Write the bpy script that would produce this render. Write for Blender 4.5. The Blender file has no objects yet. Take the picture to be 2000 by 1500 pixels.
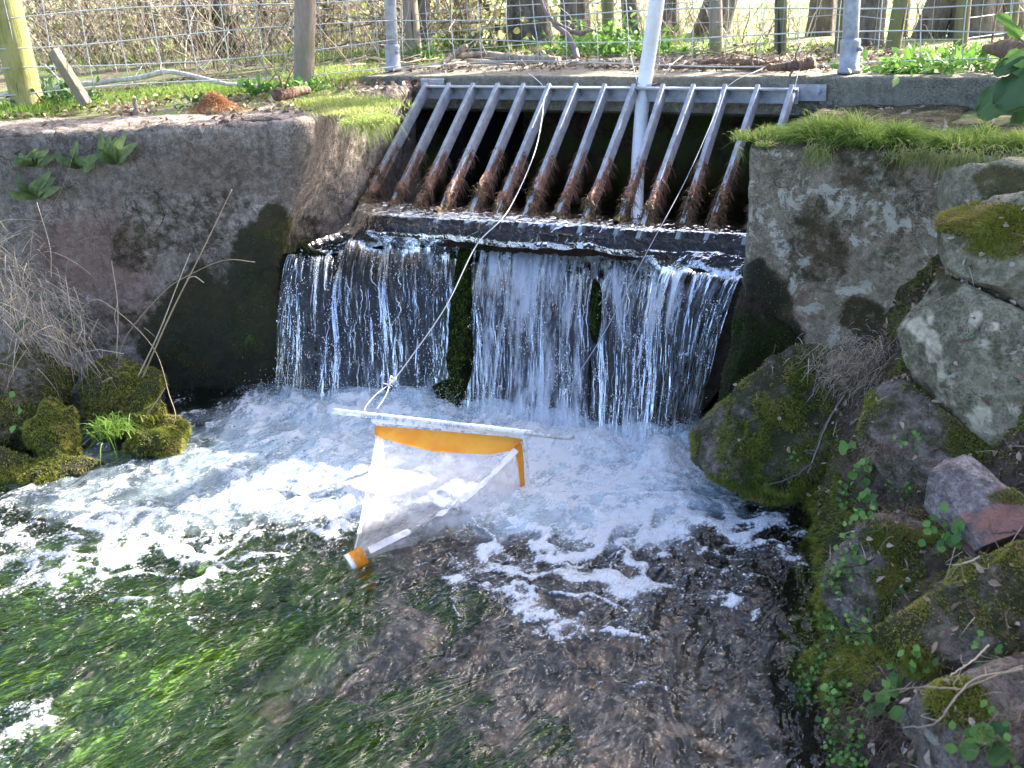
import bpy, math, random
import numpy as np
from mathutils import Matrix, Vector
random.seed(7); rng = np.random.default_rng(7)
SC = bpy.context.scene
COL = SC.collection
# ------------------------------------------------------------------ camera
F = 2040.0
def nrm(v):
    v = np.array(v, float); return v/np.linalg.norm(v)
_dn = nrm([285, 5179, F]); _bm = np.array([3550, 607, -2040.]); _bm = nrm(_bm-_bm.dot(_dn)*_dn)
_aw = nrm(np.cross(_bm, _dn)); _aw = _aw if _aw[2] > 0 else -_aw
R = np.array([_bm, _aw, -_dn])
CAM = np.array([0., 0., 1.5])
cam = bpy.data.cameras.new('camera'); camo = bpy.data.objects.new('camera', cam); COL.objects.link(camo)
m = Matrix.Identity(4)
for i, c in enumerate((R@np.array([1., 0, 0]), R@np.array([0, -1., 0]), R@np.array([0, 0, -1.]))):
    for j in range(3): m[j][i] = c[j]
m[0][3], m[1][3], m[2][3] = CAM
camo.matrix_world = m
cam.sensor_width = 36; cam.lens = 36*F/2000; cam.clip_end = 800; cam.clip_start = .05
cam.dof.use_dof = True; cam.dof.focus_distance = 3.3; cam.dof.aperture_fstop = 7
SC.camera = camo
# ------------------------------------------------------------------ world + sun
SUND = nrm([0.34, 0.78, 0.56])
EL = math.asin(SUND[2]); AZ = math.atan2(SUND[0], SUND[1])
w = bpy.data.worlds.new('World'); SC.world = w; w.use_nodes = True
nt = w.node_tree; nt.nodes.clear()
o_ = nt.nodes.new('ShaderNodeOutputWorld'); b_ = nt.nodes.new('ShaderNodeBackground'); s_ = nt.nodes.new('ShaderNodeTexSky')
s_.sky_type = 'NISHITA'; s_.sun_disc = False; s_.sun_elevation = EL; s_.sun_rotation = AZ
s_.air_density = .55; s_.dust_density = 3.5
b_.inputs[1].default_value = 0.15
nt.links.new(s_.outputs[0], b_.inputs[0]); nt.links.new(b_.outputs[0], o_.inputs[0])
sl = bpy.data.lights.new('sun', 'SUN'); sl.energy = 3.4; sl.angle = math.radians(.5); sl.color = (1, .94, .84)
so = bpy.data.objects.new('sun', sl); COL.objects.link(so)
so.rotation_euler = Vector(SUND.tolist()).to_track_quat('Z', 'Y').to_euler(); so.location = (3, 3, 6)
SC.view_settings.view_transform = 'Standard'; SC.view_settings.look = 'None'
SC.view_settings.exposure = 2.65; SC.view_settings.gamma = 1
SC.render.engine = 'CYCLES'
SC.cycles.max_bounces = 10; SC.cycles.transparent_max_bounces = 24; SC.cycles.diffuse_bounces = 3
SC.cycles.caustics_reflective = False; SC.cycles.caustics_refractive = False
SC.cycles.sample_clamp_indirect = 4
# ------------------------------------------------------------------ geometry helpers
def ray(px, py): return R@np.array([px-1000., py-750., F])
def atz(px, py, z): d = ray(px, py); return CAM+d*(z-CAM[2])/d[2]
def aty(px, py, Y): d = ray(px, py); return CAM+d*(Y-CAM[1])/d[1]
def atx(px, py, X): d = ray(px, py); return CAM+d*(X-CAM[0])/d[0]
def pix(P):
    q = (P-CAM)@R; return 1000+F*q[..., 0]/q[..., 2], 750+F*q[..., 1]/q[..., 2]
def sst(a, b, x):
    t = np.clip((x-a)/(b-a), 0, 1); return t*t*(3-2*t)
def _h(ix, iy, iz, s):
    n = (ix*374761393+iy*668265263+iz*2147483647+s*974634777) & 0xffffffff
    n = ((n ^ (n >> 13))*1274126177) & 0xffffffff
    n = ((n ^ (n >> 16))*2246822519) & 0xffffffff
    return ((n ^ (n >> 15)) & 0xffffff)/float(0xffffff)
def vn(P, s=0):
    P = np.asarray(P, float); i = np.floor(P).astype(np.int64); f = P-i; u = f*f*f*(f*(f*6-15)+10)
    r = 0
    for dx in (0, 1):
        for dy in (0, 1):
            for dz in (0, 1):
                wgt = (u[..., 0] if dx else 1-u[..., 0])*(u[..., 1] if dy else 1-u[..., 1])*(u[..., 2] if dz else 1-u[..., 2])
                r = r+wgt*_h(i[..., 0]+dx, i[..., 1]+dy, i[..., 2]+dz, s)
    return r
def fbm(P, sc=1., oc=4, s=0, g=.5):
    P = np.asarray(P, float)*sc; a = 1; t = 0; r = 0
    for k in range(oc):
        r = r+a*vn(P*2**k+17.3*k, s+k); t += a; a *= g
    return r/t      # 0..1, mean .5
def xyz(*a): return np.stack(np.broadcast_arrays(*a), -1)
def mesh(name, V, Fq, mat, parent=None, smooth=True, attrs=None, uv=None):
    """Fq: list of face arrays (n,k)"""
    V = np.asarray(V, np.float32).reshape(-1, 3)
    if not isinstance(Fq, list): Fq = [Fq]
    me = bpy.data.meshes.new(name)
    me.vertices.add(len(V)); me.vertices.foreach_set('co', V.ravel())
    lp = np.concatenate([np.asarray(f, np.int32).ravel() for f in Fq])
    tot = np.concatenate([np.full(len(f), np.asarray(f).shape[1], np.int32) for f in Fq])
    st = np.concatenate([[0], np.cumsum(tot)[:-1]]).astype(np.int32)
    me.loops.add(len(lp)); me.loops.foreach_set('vertex_index', lp)
    me.polygons.add(len(tot)); me.polygons.foreach_set('loop_start', st); me.polygons.foreach_set('loop_total', tot)
    me.polygons.foreach_set('use_smooth', np.full(len(tot), smooth, bool))
    me.update(calc_edges=True); me.validate()
    for k, v in (attrs or {}).items():
        v = np.asarray(v, np.float32)
        if v.ndim == 1:
            a = me.attributes.new(k, 'FLOAT', 'POINT'); a.data.foreach_set('value', v.ravel())
        else:
            a = me.attributes.new(k, 'FLOAT_VECTOR', 'POINT'); a.data.foreach_set('vector', v.ravel())
    if mat: me.materials.append(mat)
    o = bpy.data.objects.new(name, me); COL.objects.link(o)
    if parent: o.parent = parent
    return o
def grid_faces(nu, nv, closed=False):
    i = np.arange(nu*nv).reshape(nu, nv)
    if closed: i = np.concatenate([i, i[:1]], 0)
    return np.stack([i[:-1, :-1], i[1:, :-1], i[1:, 1:], i[:-1, 1:]], -1).reshape(-1, 4)
def surf(name, P, mat, parent=None, attrs=None, flip=False, smooth=True):
    nu, nv = P.shape[:2]; f = grid_faces(nu, nv)
    if flip: f = f[:, ::-1]
    at = {k: (v.reshape(-1) if v.ndim == 2 else v.reshape(-1, 3)) for k, v in (attrs or {}).items()}
    return mesh(name, P.reshape(-1, 3), f, mat, parent, smooth, at)
def normals(P):
    du = np.gradient(P, axis=0); dv = np.gradient(P, axis=1); n = np.cross(du, dv)
    return n/np.maximum(np.linalg.norm(n, axis=-1, keepdims=True), 1e-9)
class Bag:
    def __init__(s): s.V = []; s.Q = {}; s.n = 0; s.r = []
    def add(s, V, faces, rnd=None):
        V = np.asarray(V, float).reshape(-1, 3)
        for f in (faces if isinstance(faces, list) else [faces]):
            f = np.asarray(f); s.Q.setdefault(f.shape[1], []).append(f+s.n)
        s.V.append(V); s.n += len(V)
        s.r.append(np.full(len(V), .5) if rnd is None else np.broadcast_to(rnd, (len(V),)).astype(float))
    def build(s, name, mat, parent=None, smooth=True):
        return mesh(name, np.concatenate(s.V), [np.concatenate(q) for q in s.Q.values()], mat, parent, smooth, {'rnd': np.concatenate(s.r)})
def tubes(bag, P, rad, sides=5, rnd=None, cap=True):
    """P (N,K,3) polylines, rad (N,K) or scalar"""
    P = np.asarray(P, float)
    if P.ndim == 2: P = P[None]
    N, K = P.shape[:2]; rad = np.broadcast_to(np.asarray(rad, float), (N, K))
    T = np.gradient(P, axis=1); T /= np.maximum(np.linalg.norm(T, axis=-1, keepdims=True), 1e-9)
    ref = np.where(np.abs(T[:, :1, 2:3]) > .9, np.array([1., 0, 0]), np.array([0, 0, 1.])); ref = np.broadcast_to(ref, T.shape)
    A = np.cross(T, ref); A /= np.maximum(np.linalg.norm(A, axis=-1, keepdims=True), 1e-9); B = np.cross(T, A)
    t = np.arange(sides)*2*np.pi/sides
    V = P[:, :, None]+rad[:, :, None, None]*(A[:, :, None]*np.cos(t)[:, None]+B[:, :, None]*np.sin(t)[:, None])
    i = np.arange(N*K*sides).reshape(N, K, sides); j = np.roll(i, -1, 2)
    f = [np.stack([i[:, :-1], i[:, 1:], j[:, 1:], j[:, :-1]], -1).reshape(-1, 4)]
    if cap: f.append(np.concatenate([i[:, 0], i[:, -1, ::-1]]))
    r = None if rnd is None else np.repeat(np.broadcast_to(rnd, (N,)), K*sides)
    if sides == 4 and cap: f = [np.concatenate(f)]
    bag.add(V, f, r)
def polycurve(pts, n=24):
    """Catmull-Rom"""
    p = np.asarray(pts, float); p = np.concatenate([[2*p[0]-p[1]], p, [2*p[-1]-p[-2]]])
    t = np.linspace(0, len(p)-3-1e-6, n); i = t.astype(int); f = (t-i)[:, None]
    a, b, c, d = p[i], p[i+1], p[i+2], p[i+3]
    return .5*(2*b+(c-a)*f+(2*a-5*b+4*c-d)*f*f+(3*b-a-3*c+d)*f**3)
def blades(bag, base, dirv, L, W, bend=.4, rnd=None, seg=3, side=None, grav=(0, 0, -1)):
    N = len(base); L = np.broadcast_to(L, (N,)); W = np.broadcast_to(W, (N,))
    d = dirv/np.maximum(np.linalg.norm(dirv, axis=1, keepdims=True), 1e-9)
    if side is None: side = np.cross(d, rng.normal(size=(N, 3)))
    side = side/np.maximum(np.linalg.norm(side, axis=1, keepdims=True), 1e-9)
    g = np.asarray(grav, float); bend = np.broadcast_to(bend, (N,))
    V = []
    for k in range(seg+1):
        t = k/seg; c = base+d*(L*t)[:, None]+g*(bend*L*t*t)[:, None]
        wd = (W*(1-t)**.6*.5)[:, None]
        if k == seg: V.append(c)
        else: V += [c-side*wd, c+side*wd]
    V = np.stack(V, 1); n = V.shape[1]; b = (np.arange(N)*n)[:, None]
    q = [b+np.array([2*k, 2*k+1, 2*k+3, 2*k+2]) for k in range(seg-1)]
    tri = b+np.array([2*(seg-1), 2*(seg-1)+1, 2*seg])
    r = rng.random(N) if rnd is None else np.broadcast_to(rnd, (N,))
    fs = [tri] if not q else [np.concatenate(q), tri]
    bag.add(V, fs, np.repeat(r, n))
def leaves(bag, base, dirv, nor, L, W, rnd=None, fold=.15, droop=.15):
    """simple 8-vertex leaves"""
    N = len(base); d = dirv/np.linalg.norm(dirv, axis=1, keepdims=True)
    s = np.cross(d, nor); s /= np.maximum(np.linalg.norm(s, axis=1, keepdims=True), 1e-9); n = np.cross(s, d)
    L = np.broadcast_to(L, (N,))[:, None]; W = np.broadcast_to(W, (N,))[:, None]
    ts = [0, .25, .6, 1.]; ws = [0.04, .42, .5, .02]
    V = []
    for t, ww in zip(ts, ws):
        c = base+d*L*t-n*L*droop*t*t
        V += [c-s*W*ww+n*W*fold*ww*2, c, c+s*W*ww+n*W*fold*ww*2]
    V = np.stack(V, 1); b = (np.arange(N)*12)[:, None]
    q = []
    for k in range(3):
        q += [b+np.array([3*k, 3*k+1, 3*k+4, 3*k+3]), b+np.array([3*k+1, 3*k+2, 3*k+5, 3*k+4])]
    r = rng.random(N) if rnd is None else np.broadcast_to(rnd, (N,))
    bag.add(V, np.concatenate(q), np.repeat(r, 12))
def box(bag, c, h, ax=None, rnd=None):
    ax = np.eye(3) if ax is None else np.array(ax, float)
    s = np.array([[i, j, k] for i in (-1, 1) for j in (-1, 1) for k in (-1, 1)], float)*h
    f = np.array([[0, 1, 3, 2], [4, 6, 7, 5], [0, 4, 5, 1], [2, 3, 7, 6], [0, 2, 6, 4], [1, 5, 7, 3]])
    bag.add(np.asarray(c)+s@ax, f, rnd)
def bevel(o, wd=.003, seg=2):
    md = o.modifiers.new('bevel', 'BEVEL'); md.width = wd; md.segments = seg; md.limit_method = 'ANGLE'; return o
def tag(o, label, cat, group=None):
    o['label'] = label; o['category'] = cat
    if group: o['group'] = group
    return o
def struct(o): o['kind'] = 'structure'; return o
def stuff(o, label, cat): o['kind'] = 'stuff'; return tag(o, label, cat)
def empty(name, loc, label, cat, group=None):
    o = bpy.data.objects.new(name, None); COL.objects.link(o); o.location = loc; o.empty_display_size = .05
    bpy.context.view_layer.update(); return tag(o, label, cat, group)
def adopt(parent, *kids):
    for k in kids:
        k.parent = parent; k.matrix_parent_inverse = Matrix.Translation(parent.location).inverted()
# ------------------------------------------------------------------ material helpers
class N:
    def __init__(s, name):
        s.m = bpy.data.materials.new(name); s.m.use_nodes = True; s.t = s.m.node_tree; s.t.nodes.clear()
        s.out = s.t.nodes.new('ShaderNodeOutputMaterial')
    def n(s, typ, ins=None, **kw):
        x = s.t.nodes.new('ShaderNode'+typ)
        for k, v in kw.items(): setattr(x, k, v)
        for k, v in (ins or {}).items():
            if isinstance(v, bpy.types.NodeSocket): s.t.links.new(v, x.inputs[k])
            else: x.inputs[k].default_value = v
        return x
    def pos(s, scale=(1, 1, 1)):
        g = s.n('NewGeometry').outputs['Position']
        if scale == (1, 1, 1): return g
        return s.n('Mapping', {0: g, 3: scale}).outputs[0]
    def attr(s, nm): return s.n('Attribute', attribute_name=nm)
    def noise(s, vec, scale, det=4, rough=.55, dist=0): return s.n('TexNoise', {'Vector': vec, 'Scale': scale, 'Detail': det, 'Roughness': rough, 'Distortion': dist}).outputs[0]
    def voro(s, vec, scale, feat='F1', out=0): return s.n('TexVoronoi', {'Vector': vec, 'Scale': scale}, feature=feat).outputs[out]
    def ramp(s, fac, a, b, lo=0., hi=1.):
        return s.n('MapRange', {0: fac, 1: a, 2: b, 3: lo, 4: hi}, interpolation_type='SMOOTHSTEP').outputs[0]
    def mix(s, fac, a, b, mode='MIX'):
        x = s.t.nodes.new('ShaderNodeMix'); x.data_type = 'RGBA'; x.blend_type = mode
        for k, v in ((0, fac), (6, a), (7, b)):
            if isinstance(v, bpy.types.NodeSocket): s.t.links.new(v, x.inputs[k])
            else: x.inputs[k].default_value = v if k == 0 else (tuple(v)+(1,) if len(v) == 3 else v)
        return x.outputs[2]
    def math(s, op, a, b=0., c=0.): return s.n('Math', {0: a, 1: b, 2: c}, operation=op).outputs[0]
    def bump(s, h, st=.5, d=.01, nor=None):
        ins = {'Height': h, 'Strength': st, 'Distance': d}
        if nor: ins['Normal'] = nor
        return s.n('Bump', ins).outputs[0]
    def bsdf(s, col, rough=.7, nor=None, **kw):
        ins = {'Base Color': col if isinstance(col, bpy.types.NodeSocket) else tuple(col)+(1,), 'Roughness': rough}
        if nor: ins['Normal'] = nor
        for k, v in kw.items(): ins[k.replace('_', ' ')] = v
        return s.n('BsdfPrincipled', ins).outputs[0]
    def mixs(s, f, a, b): return s.n('MixShader', {0: f, 1: a, 2: b}).outputs[0]
    def done(s, sh): s.t.links.new(sh, s.out.inputs[0]); return s.m
def mat_rock(name, ca, cb, cc=None, moss=(.045, .055, .012), moss2=(.11, .09, .025), lich=.35, agg=55., bs=1., wetdark=True, lichc=(.45, .43, .35), red=(.2, .1, .075)):
    """attribute 'mk' = (moss, red, wet)"""
    q = N(name); p = q.pos(); sx = q.n('SeparateXYZ', {0: q.attr('mk').outputs['Vector']})
    n1 = q.noise(p, 5, 6, .7); n2 = q.noise(p, 38, 5, .7); n3 = q.noise(p, 170, 3, .7); v = q.voro(p, agg)
    col = q.mix(q.ramp(n1, .35, .65), ca, cb)
    col = q.mix(q.ramp(n2, .38, .66), col, cc or tuple(c*1.5 for c in cb))
    col = q.mix(q.math('MULTIPLY', q.ramp(n3, .34, .58, .85, 0.), q.ramp(q.noise(p, 8, 4, .7), .3, .7, .25, 1.)), col, (.04, .033, .027))
    col = q.mix(q.math('MULTIPLY', sx.outputs[1], q.ramp(n2, .3, .6, .4, 1.)), col, red)
    # aggregate chips
    vc = q.n('TexVoronoi', {'Vector': p, 'Scale': agg}).outputs['Color']
    chip = q.math('MULTIPLY', q.ramp(v, .16, .1), q.ramp(q.n('SeparateColor', {0: vc}).outputs[0], .72, .8))
    col = q.mix(q.math('MULTIPLY', chip, .6 if lich > 0 else 0.), col, (.42, .4, .38))
    # drip streaks and hairline cracks
    dsk = q.ramp(q.noise(q.pos((1, 1, .13)), 16, 4, .65), .5, .72, 0., .5)
    col = q.mix(dsk, col, q.mix(1., col, (.42, .4, .36), 'MULTIPLY'))
    wp_ = q.n('VectorMath', {0: p, 1: q.n('VectorMath', {0: q.n('TexNoise', {'Vector': p, 'Scale': 7., 'Detail': 4.}).outputs['Color'], 1: (.25, .25, .25)}, operation='MULTIPLY').outputs[0]}, operation='ADD').outputs[0]
    crk = q.math('MULTIPLY', q.ramp(q.voro(wp_, 3.2, 'DISTANCE_TO_EDGE'), .012, .0), q.ramp(q.noise(p, 4, 2), .48, .6))
    col = q.mix(q.math('MULTIPLY', crk, .85), col, (.02, .017, .014))
    # lichen
    ln = q.noise(p, 14, 6, .75, .4); lf = q.math('MULTIPLY', q.ramp(ln, .62-lich*.1, .66-lich*.1), q.ramp(q.noise(p, 3, 2), .5-lich*.15, .62-lich*.15))
    lf = q.math('MULTIPLY', lf, q.ramp(sx.outputs[2], .5, .1))
    lf = q.math('MULTIPLY', lf, .8 if lich > 0 else 0.)
    col = q.mix(lf, col, lichc)
    mm = q.math('ADD', sx.outputs[0], q.math('MULTIPLY', q.math('SUBTRACT', q.noise(p, 26, 6, .75), .5), 1.5))
    mf = q.math('MULTIPLY', q.ramp(mm, .36, .78), .93)
    mc = q.mix(q.ramp(q.noise(p, 9, 4, .7), .35, .65), moss, moss2)
    mc = q.mix(q.ramp(q.noise(p, 260, 2, .8), .35, .7, .7, 0.), mc, tuple(c*.25 for c in moss))
    col = q.mix(mf, col, mc)
    wet = sx.outputs[2]
    col = q.mix(wet, col, q.mix(1., col, (.28, .3, .27), 'MULTIPLY'))
    h = q.math('ADD', q.math('MULTIPLY', n2, .6), q.math('MULTIPLY', n3, .4))
    h = q.math('ADD', h, q.math('MULTIPLY', mf, q.noise(p, 330, 2, .8)))
    h = q.math('SUBTRACT', h, q.math('MULTIPLY', q.ramp(q.voro(p, 90), .28, .12), .25))
    nor = q.bump(h, .85*bs, .012)
    rough = q.math('SUBTRACT', .9, q.math('MULTIPLY', wet, .6))
    return q.done(q.bsdf(col, rough, nor, **{'Specular IOR Level': .35 if lich > 0 else .12}))
def mat_rnd(name, cols, rough=.6, trans=0., noise=0, spec=.3):
    """colour by 'rnd' attribute along ramp of colours"""
    q = N(name); r = q.attr('rnd').outputs['Fac']
    cr = q.n('ValToRGB', {0: r}); e = cr.color_ramp.elements
    for i, c in enumerate(cols):
        x = e[i] if i < 2 else e.new(.5)
        x.position = i/max(1, len(cols)-1); x.color = tuple(c)+(1,)
    for i, c in enumerate(cols): pass
    col = cr.outputs[0]
    if noise: col = q.mix(q.ramp(q.noise(q.pos(), noise, 4, .7), .35, .7, .55, 0.), col, q.mix(1., col, (.3, .3, .3), 'MULTIPLY'))
    sh = q.bsdf(col, rough, **{'Specular IOR Level': spec})
    if trans:
        tr = q.n('BsdfTranslucent', {0: col}).outputs[0]; sh = q.mixs(trans, sh, tr)
    return q.done(sh)
def fixramp(m, cols):
    cr = [x for x in m.node_tree.nodes if x.type == 'VALTORGB'][0].color_ramp
    while len(cr.elements) > 1: cr.elements.remove(cr.elements[-1])
    cr.elements[0].position = 0; cr.elements[0].color = tuple(cols[0])+(1,)
    for i, c in enumerate(cols[1:], 1):
        x = cr.elements.new(i/(len(cols)-1)); x.color = tuple(c)+(1,)
    return m
def MR(name, cols, **k): return fixramp(mat_rnd(name, cols[:2], **k), cols)
def ell(PX, PY, lst, warp=None):
    """soft union of ellipses (px,py,rx,ry,strength)"""
    r = np.zeros_like(PX)
    for a in lst:
        d = np.sqrt(((PX-a[0])/a[2])**2+((PY-a[1])/a[3])**2)
        if warp is not None: d = d+warp
        r = np.maximum(r, a[4]*(1-sst(.7, 1.2, d)))
    return r

M_wall = mat_rock('rough_concrete', (.14, .11, .088), (.25, .2, .162), (.37, .315, .265), moss=(.035, .045, .012), moss2=(.085, .07, .022), lich=.2, agg=48)
M_wallr = mat_rock('lichened_concrete', (.15, .118, .075), (.225, .185, .12), (.31, .262, .185), moss=(.05, .045, .015), moss2=(.12, .085, .035), lich=.75, agg=60)
M_slab = mat_rock('slab_concrete', (.17, .16, .115), (.24, .225, .17), (.28, .265, .2), moss=(.06, .065, .02), moss2=(.11, .11, .045), lich=.2, agg=50, bs=.6)
M_bould = mat_rock('sandstone_boulder', (.11, .1, .055), (.21, .188, .11), (.31, .28, .185), moss=(.06, .065, .014), moss2=(.14, .11, .03), lich=.3, agg=22, bs=.9, lichc=(.4, .38, .28), red=(.55, .48, .34))
M_redrock = mat_rock('purple_sandstone', (.13, .1, .095), (.2, .155, .145), (.33, .28, .26), moss=(.06, .065, .014), moss2=(.14, .11, .03), lich=.3, agg=40, bs=.6, red=(.3, .13, .09))
M_mossrock = mat_rock('mossy_rock', (.085, .068, .05), (.16, .135, .105), (.27, .24, .2), moss=(.035, .05, .008), moss2=(.085, .085, .018), lich=.2, agg=40, bs=1.1)
M_wetrock = mat_rock('wet_weir_rock', (.022, .018, .016), (.055, .032, .025), (.09, .05, .035), moss=(.025, .05, .01), moss2=(.055, .075, .015), red=(.08, .035, .025), lich=0, agg=50, bs=1.2)
M_bank = mat_rock('bank_soil', (.05, .033, .024), (.08, .055, .04), (.11, .085, .06), moss=(.05, .06, .01), moss2=(.12, .105, .03), lich=.1, agg=70, bs=1.2)
M_grass = MR('grass_blades', [(.06, .13, .02), (.15, .26, .035), (.27, .36, .08), (.46, .4, .2)], trans=.55, spec=.4)
M_moss = MR('moss_fronds', [(.04, .075, .01), (.12, .17, .02), (.24, .27, .04), (.34, .25, .09)], trans=.35)
M_mossy = MR('bright_moss_fronds', [(.08, .11, .012), (.18, .21, .025), (.3, .3, .05), (.38, .28, .1)], trans=.35)
M_leaf = MR('green_leaves', [(.04, .11, .02), (.09, .2, .035), (.15, .3, .045), (.22, .38, .08)], trans=.35, spec=.5)
M_leafd = MR('deep_green_leaves', [(.03, .07, .02), (.05, .11, .03), (.07, .14, .04)], trans=.25, spec=.6)
M_straw = MR('dry_stems', [(.3, .22, .14), (.42, .33, .22), (.55, .47, .36)], trans=.15)
M_brush = MR('dead_brush', [(.15, .11, .07), (.36, .28, .2), (.56, .47, .36), (.74, .67, .56)], trans=.3)
M_litter = MR('leaf_litter', [(.09, .055, .035), (.2, .13, .08), (.36, .26, .18), (.5, .44, .36)], trans=.1)
M_twig = MR('dark_twigs', [(.09, .07, .06), (.18, .15, .13), (.3, .26, .23)])

# ------------------------------------------------------------------ key lines (camera-measured points put at their real levels)
Z_UP, Z_LIP2, Z_EDGE = .64, .58, .525
lerp_pts = lambda pts, s: np.stack([np.interp(s, np.linspace(0, 1, len(pts)), [p[i] for p in pts]) for i in range(3)], -1)
edge_top = [atz(560, 508, Z_EDGE), atz(640, 484, Z_EDGE), atz(760, 478, Z_EDGE), atz(880, 480, Z_EDGE), atz(1000, 486, Z_EDGE), atz(1100, 488, Z_EDGE), atz(1210, 505, Z_EDGE), atz(1330, 528, Z_EDGE), atz(1446, 548, Z_EDGE)]
fall_bot = [atz(536, 782, 0), atz(630, 790, 0), atz(750, 795, 0), atz(870, 800, 0), atz(980, 835, 0), atz(1090, 850, 0), atz(1190, 865, 0), atz(1280, 890, 0), atz(1360, 862, 0)]
# ------------------------------------------------------------------ ground sheet
def low(X, Y):
    """True inside the stream channel"""
    a = (Y < 4.9) & (X > -3.08) & (X < -1.02)
    wall = 2.62+(X+3.0)*0.445+.27      # behind the left wall line
    b = (Y < wall) & (X < -2.6)
    c = (Y < 3.25) & (X > -2.7)
    return a | b | c
def gax(lo, hi, d0, d1, st): 
    a = list(np.arange(d0, d1, st)); s = st; x = d1
    while x < hi: a.append(x); s *= 1.22; x += s
    a.append(hi); s = st; x = d0
    while x > lo: s *= 1.22; x -= s; a.insert(0, x)
    return np.array(a)
gx = gax(-160, 120, -7, 2.5, .06); gy = gax(-60, 260, -1, 9, .06)
X, Y = np.meshgrid(gx, gy, indexing='ij')
def gh(X, Y):
    z = 1.035+.05*(fbm(xyz(X, Y, 0*X), 1.1, 3, 3)-.5)
    z = z-.06*((X > -1.05) & (Y < 4.12))
    z = z+np.where(X < -2.7, .012*np.clip(Y-3.0, 0, 3), 0)
    far = np.clip(Y-7, 0, 60); return z+.035*far*(1-np.exp(-far/6))*.3-.0*X
Z = np.where(low(X, Y), -.6, gh(X, Y))
q = N('meadow_ground'); p = q.pos()
c = q.mix(q.ramp(q.noise(p, 1.3, 5, .7), .35, .65), (.24, .3, .09), (.38, .41, .18)); c = q.mix(q.ramp(q.noise(p, 9, 5, .7), .45, .75), c, (.5, .46, .32))
dist = q.n('SeparateXYZ', {0: p}).outputs[1]
near = q.mix(q.ramp(q.noise(p, 22, 6, .75), .4, .62), (.1, .07, .045), (.25, .19, .12)); near = q.mix(q.ramp(q.noise(p, 5, 4, .7), .42, .58), near, (.15, .2, .05))
c = q.mix(q.ramp(dist, 5.2, 7.5), near, c)
M_ground = q.done(q.bsdf(c, .9, q.bump(q.noise(p, 60, 5, .8), .6, .03)))
struct(surf('ground', np.stack([X, Y, Z], -1), M_ground))

# ------------------------------------------------------------------ stream bed
bx = np.linspace(-7, 1.2, 300); by = np.linspace(-3, 3.5, 260)
X, Y = np.meshgrid(bx, by, indexing='ij'); P = xyz(X, Y, 0*X)
Z = -.24+.16*(fbm(P, 3.2, 4, 11)-.5)+.08*(fbm(P, 11, 3, 12)-.5)
q = N('stream_bed'); p = q.pos(); ws = q.n('VectorMath', {0: p, 1: q.n('VectorMath', {0: q.n('TexNoise', {'Vector': p, 'Scale': 14., 'Detail': 2.}).outputs['Color'], 1: (.09, .09, .09)}, operation='MULTIPLY').outputs[0]}, operation='ADD').outputs[0]
brown = q.mix(q.ramp(q.noise(ws, 7, 4, .65), .35, .65), (.1, .058, .04), (.46, .27, .19)); brown = q.mix(q.ramp(q.voro(ws, 9), .25, .5), brown, (.09, .07, .06))
brown = q.mix(q.ramp(q.noise(ws, 20, 3, .6), .45, .75), brown, (.42, .31, .26))
alg = q.mix(q.ramp(q.noise(q.n('Mapping', {0: ws, 3: (1., .35, 1.)}).outputs[0], 12, 5, .7), .3, .7), (.015, .05, .008), (.2, .36, .03))
xx = q.n('SeparateXYZ', {0: p})
af = q.math('ADD', q.ramp(q.math('ADD', xx.outputs[0], q.math('MULTIPLY', xx.outputs[1], .35)), -.72, -1.35), q.math('MULTIPLY', q.math('SUBTRACT', q.noise(p, 5, 4, .7), .5), 1.3))
c = q.mix(q.ramp(af, .45, 1.15), brown, alg)
struct(surf('stream_bed', np.stack([X, Y, Z], -1), q.done(q.bsdf(c, .8, q.bump(q.noise(p, 30, 4), .6, .02)))))

q = N('water_weed'); M_weed = MR('water_weed', [(.02, .07, .01), (.1, .22, .02), (.23, .42, .03), (.4, .58, .08)], trans=.35)
bg = Bag(); n = 30000; xs_ = rng.uniform(-3., -.95, n); ys_ = rng.uniform(.75, 2.25, n); k_ = fbm(xyz(xs_, ys_, 0*xs_), 4.5, 3, 13)+.28*(1-sst(-2.0, -1.15, xs_+.35*(ys_-1.2))); ok = k_ > .62; xs_, ys_, k_ = xs_[ok], ys_[ok], k_[ok]; n = len(xs_)
blades(bg, np.stack([xs_, ys_, np.full(n, -.24)], -1), np.stack([-.12+rng.normal(size=n)*.12, np.full(n, -1.), rng.uniform(.3, 1.0, n)], -1), rng.uniform(.06, .22, n), .004, .45, np.clip(rng.random(n)*.55+(k_-.62)*1.6, 0, 1), 4)
stuff(bg.build('water_weed', M_weed, smooth=False), 'green water weed streaming in the shallow foreground water', 'water weed')
bg = Bag(); 
for k in range(9): tubes(bg, polycurve([atz(1010-k*6, 1305+k*2, -.02), atz(890+rng.uniform(-20, 20), 1330+k*5, -.012), atz(800+rng.uniform(-30, 20), 1360+k*7, -.015), atz(720+k*9+rng.uniform(-20, 20), 1410-k*4, -.03)], 20), .0016, 5, rng.random())
tag(bg.build('straw_strands', M_straw), 'few long straw coloured strands trailing in the current of the foreground water', 'dead grass')
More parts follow.
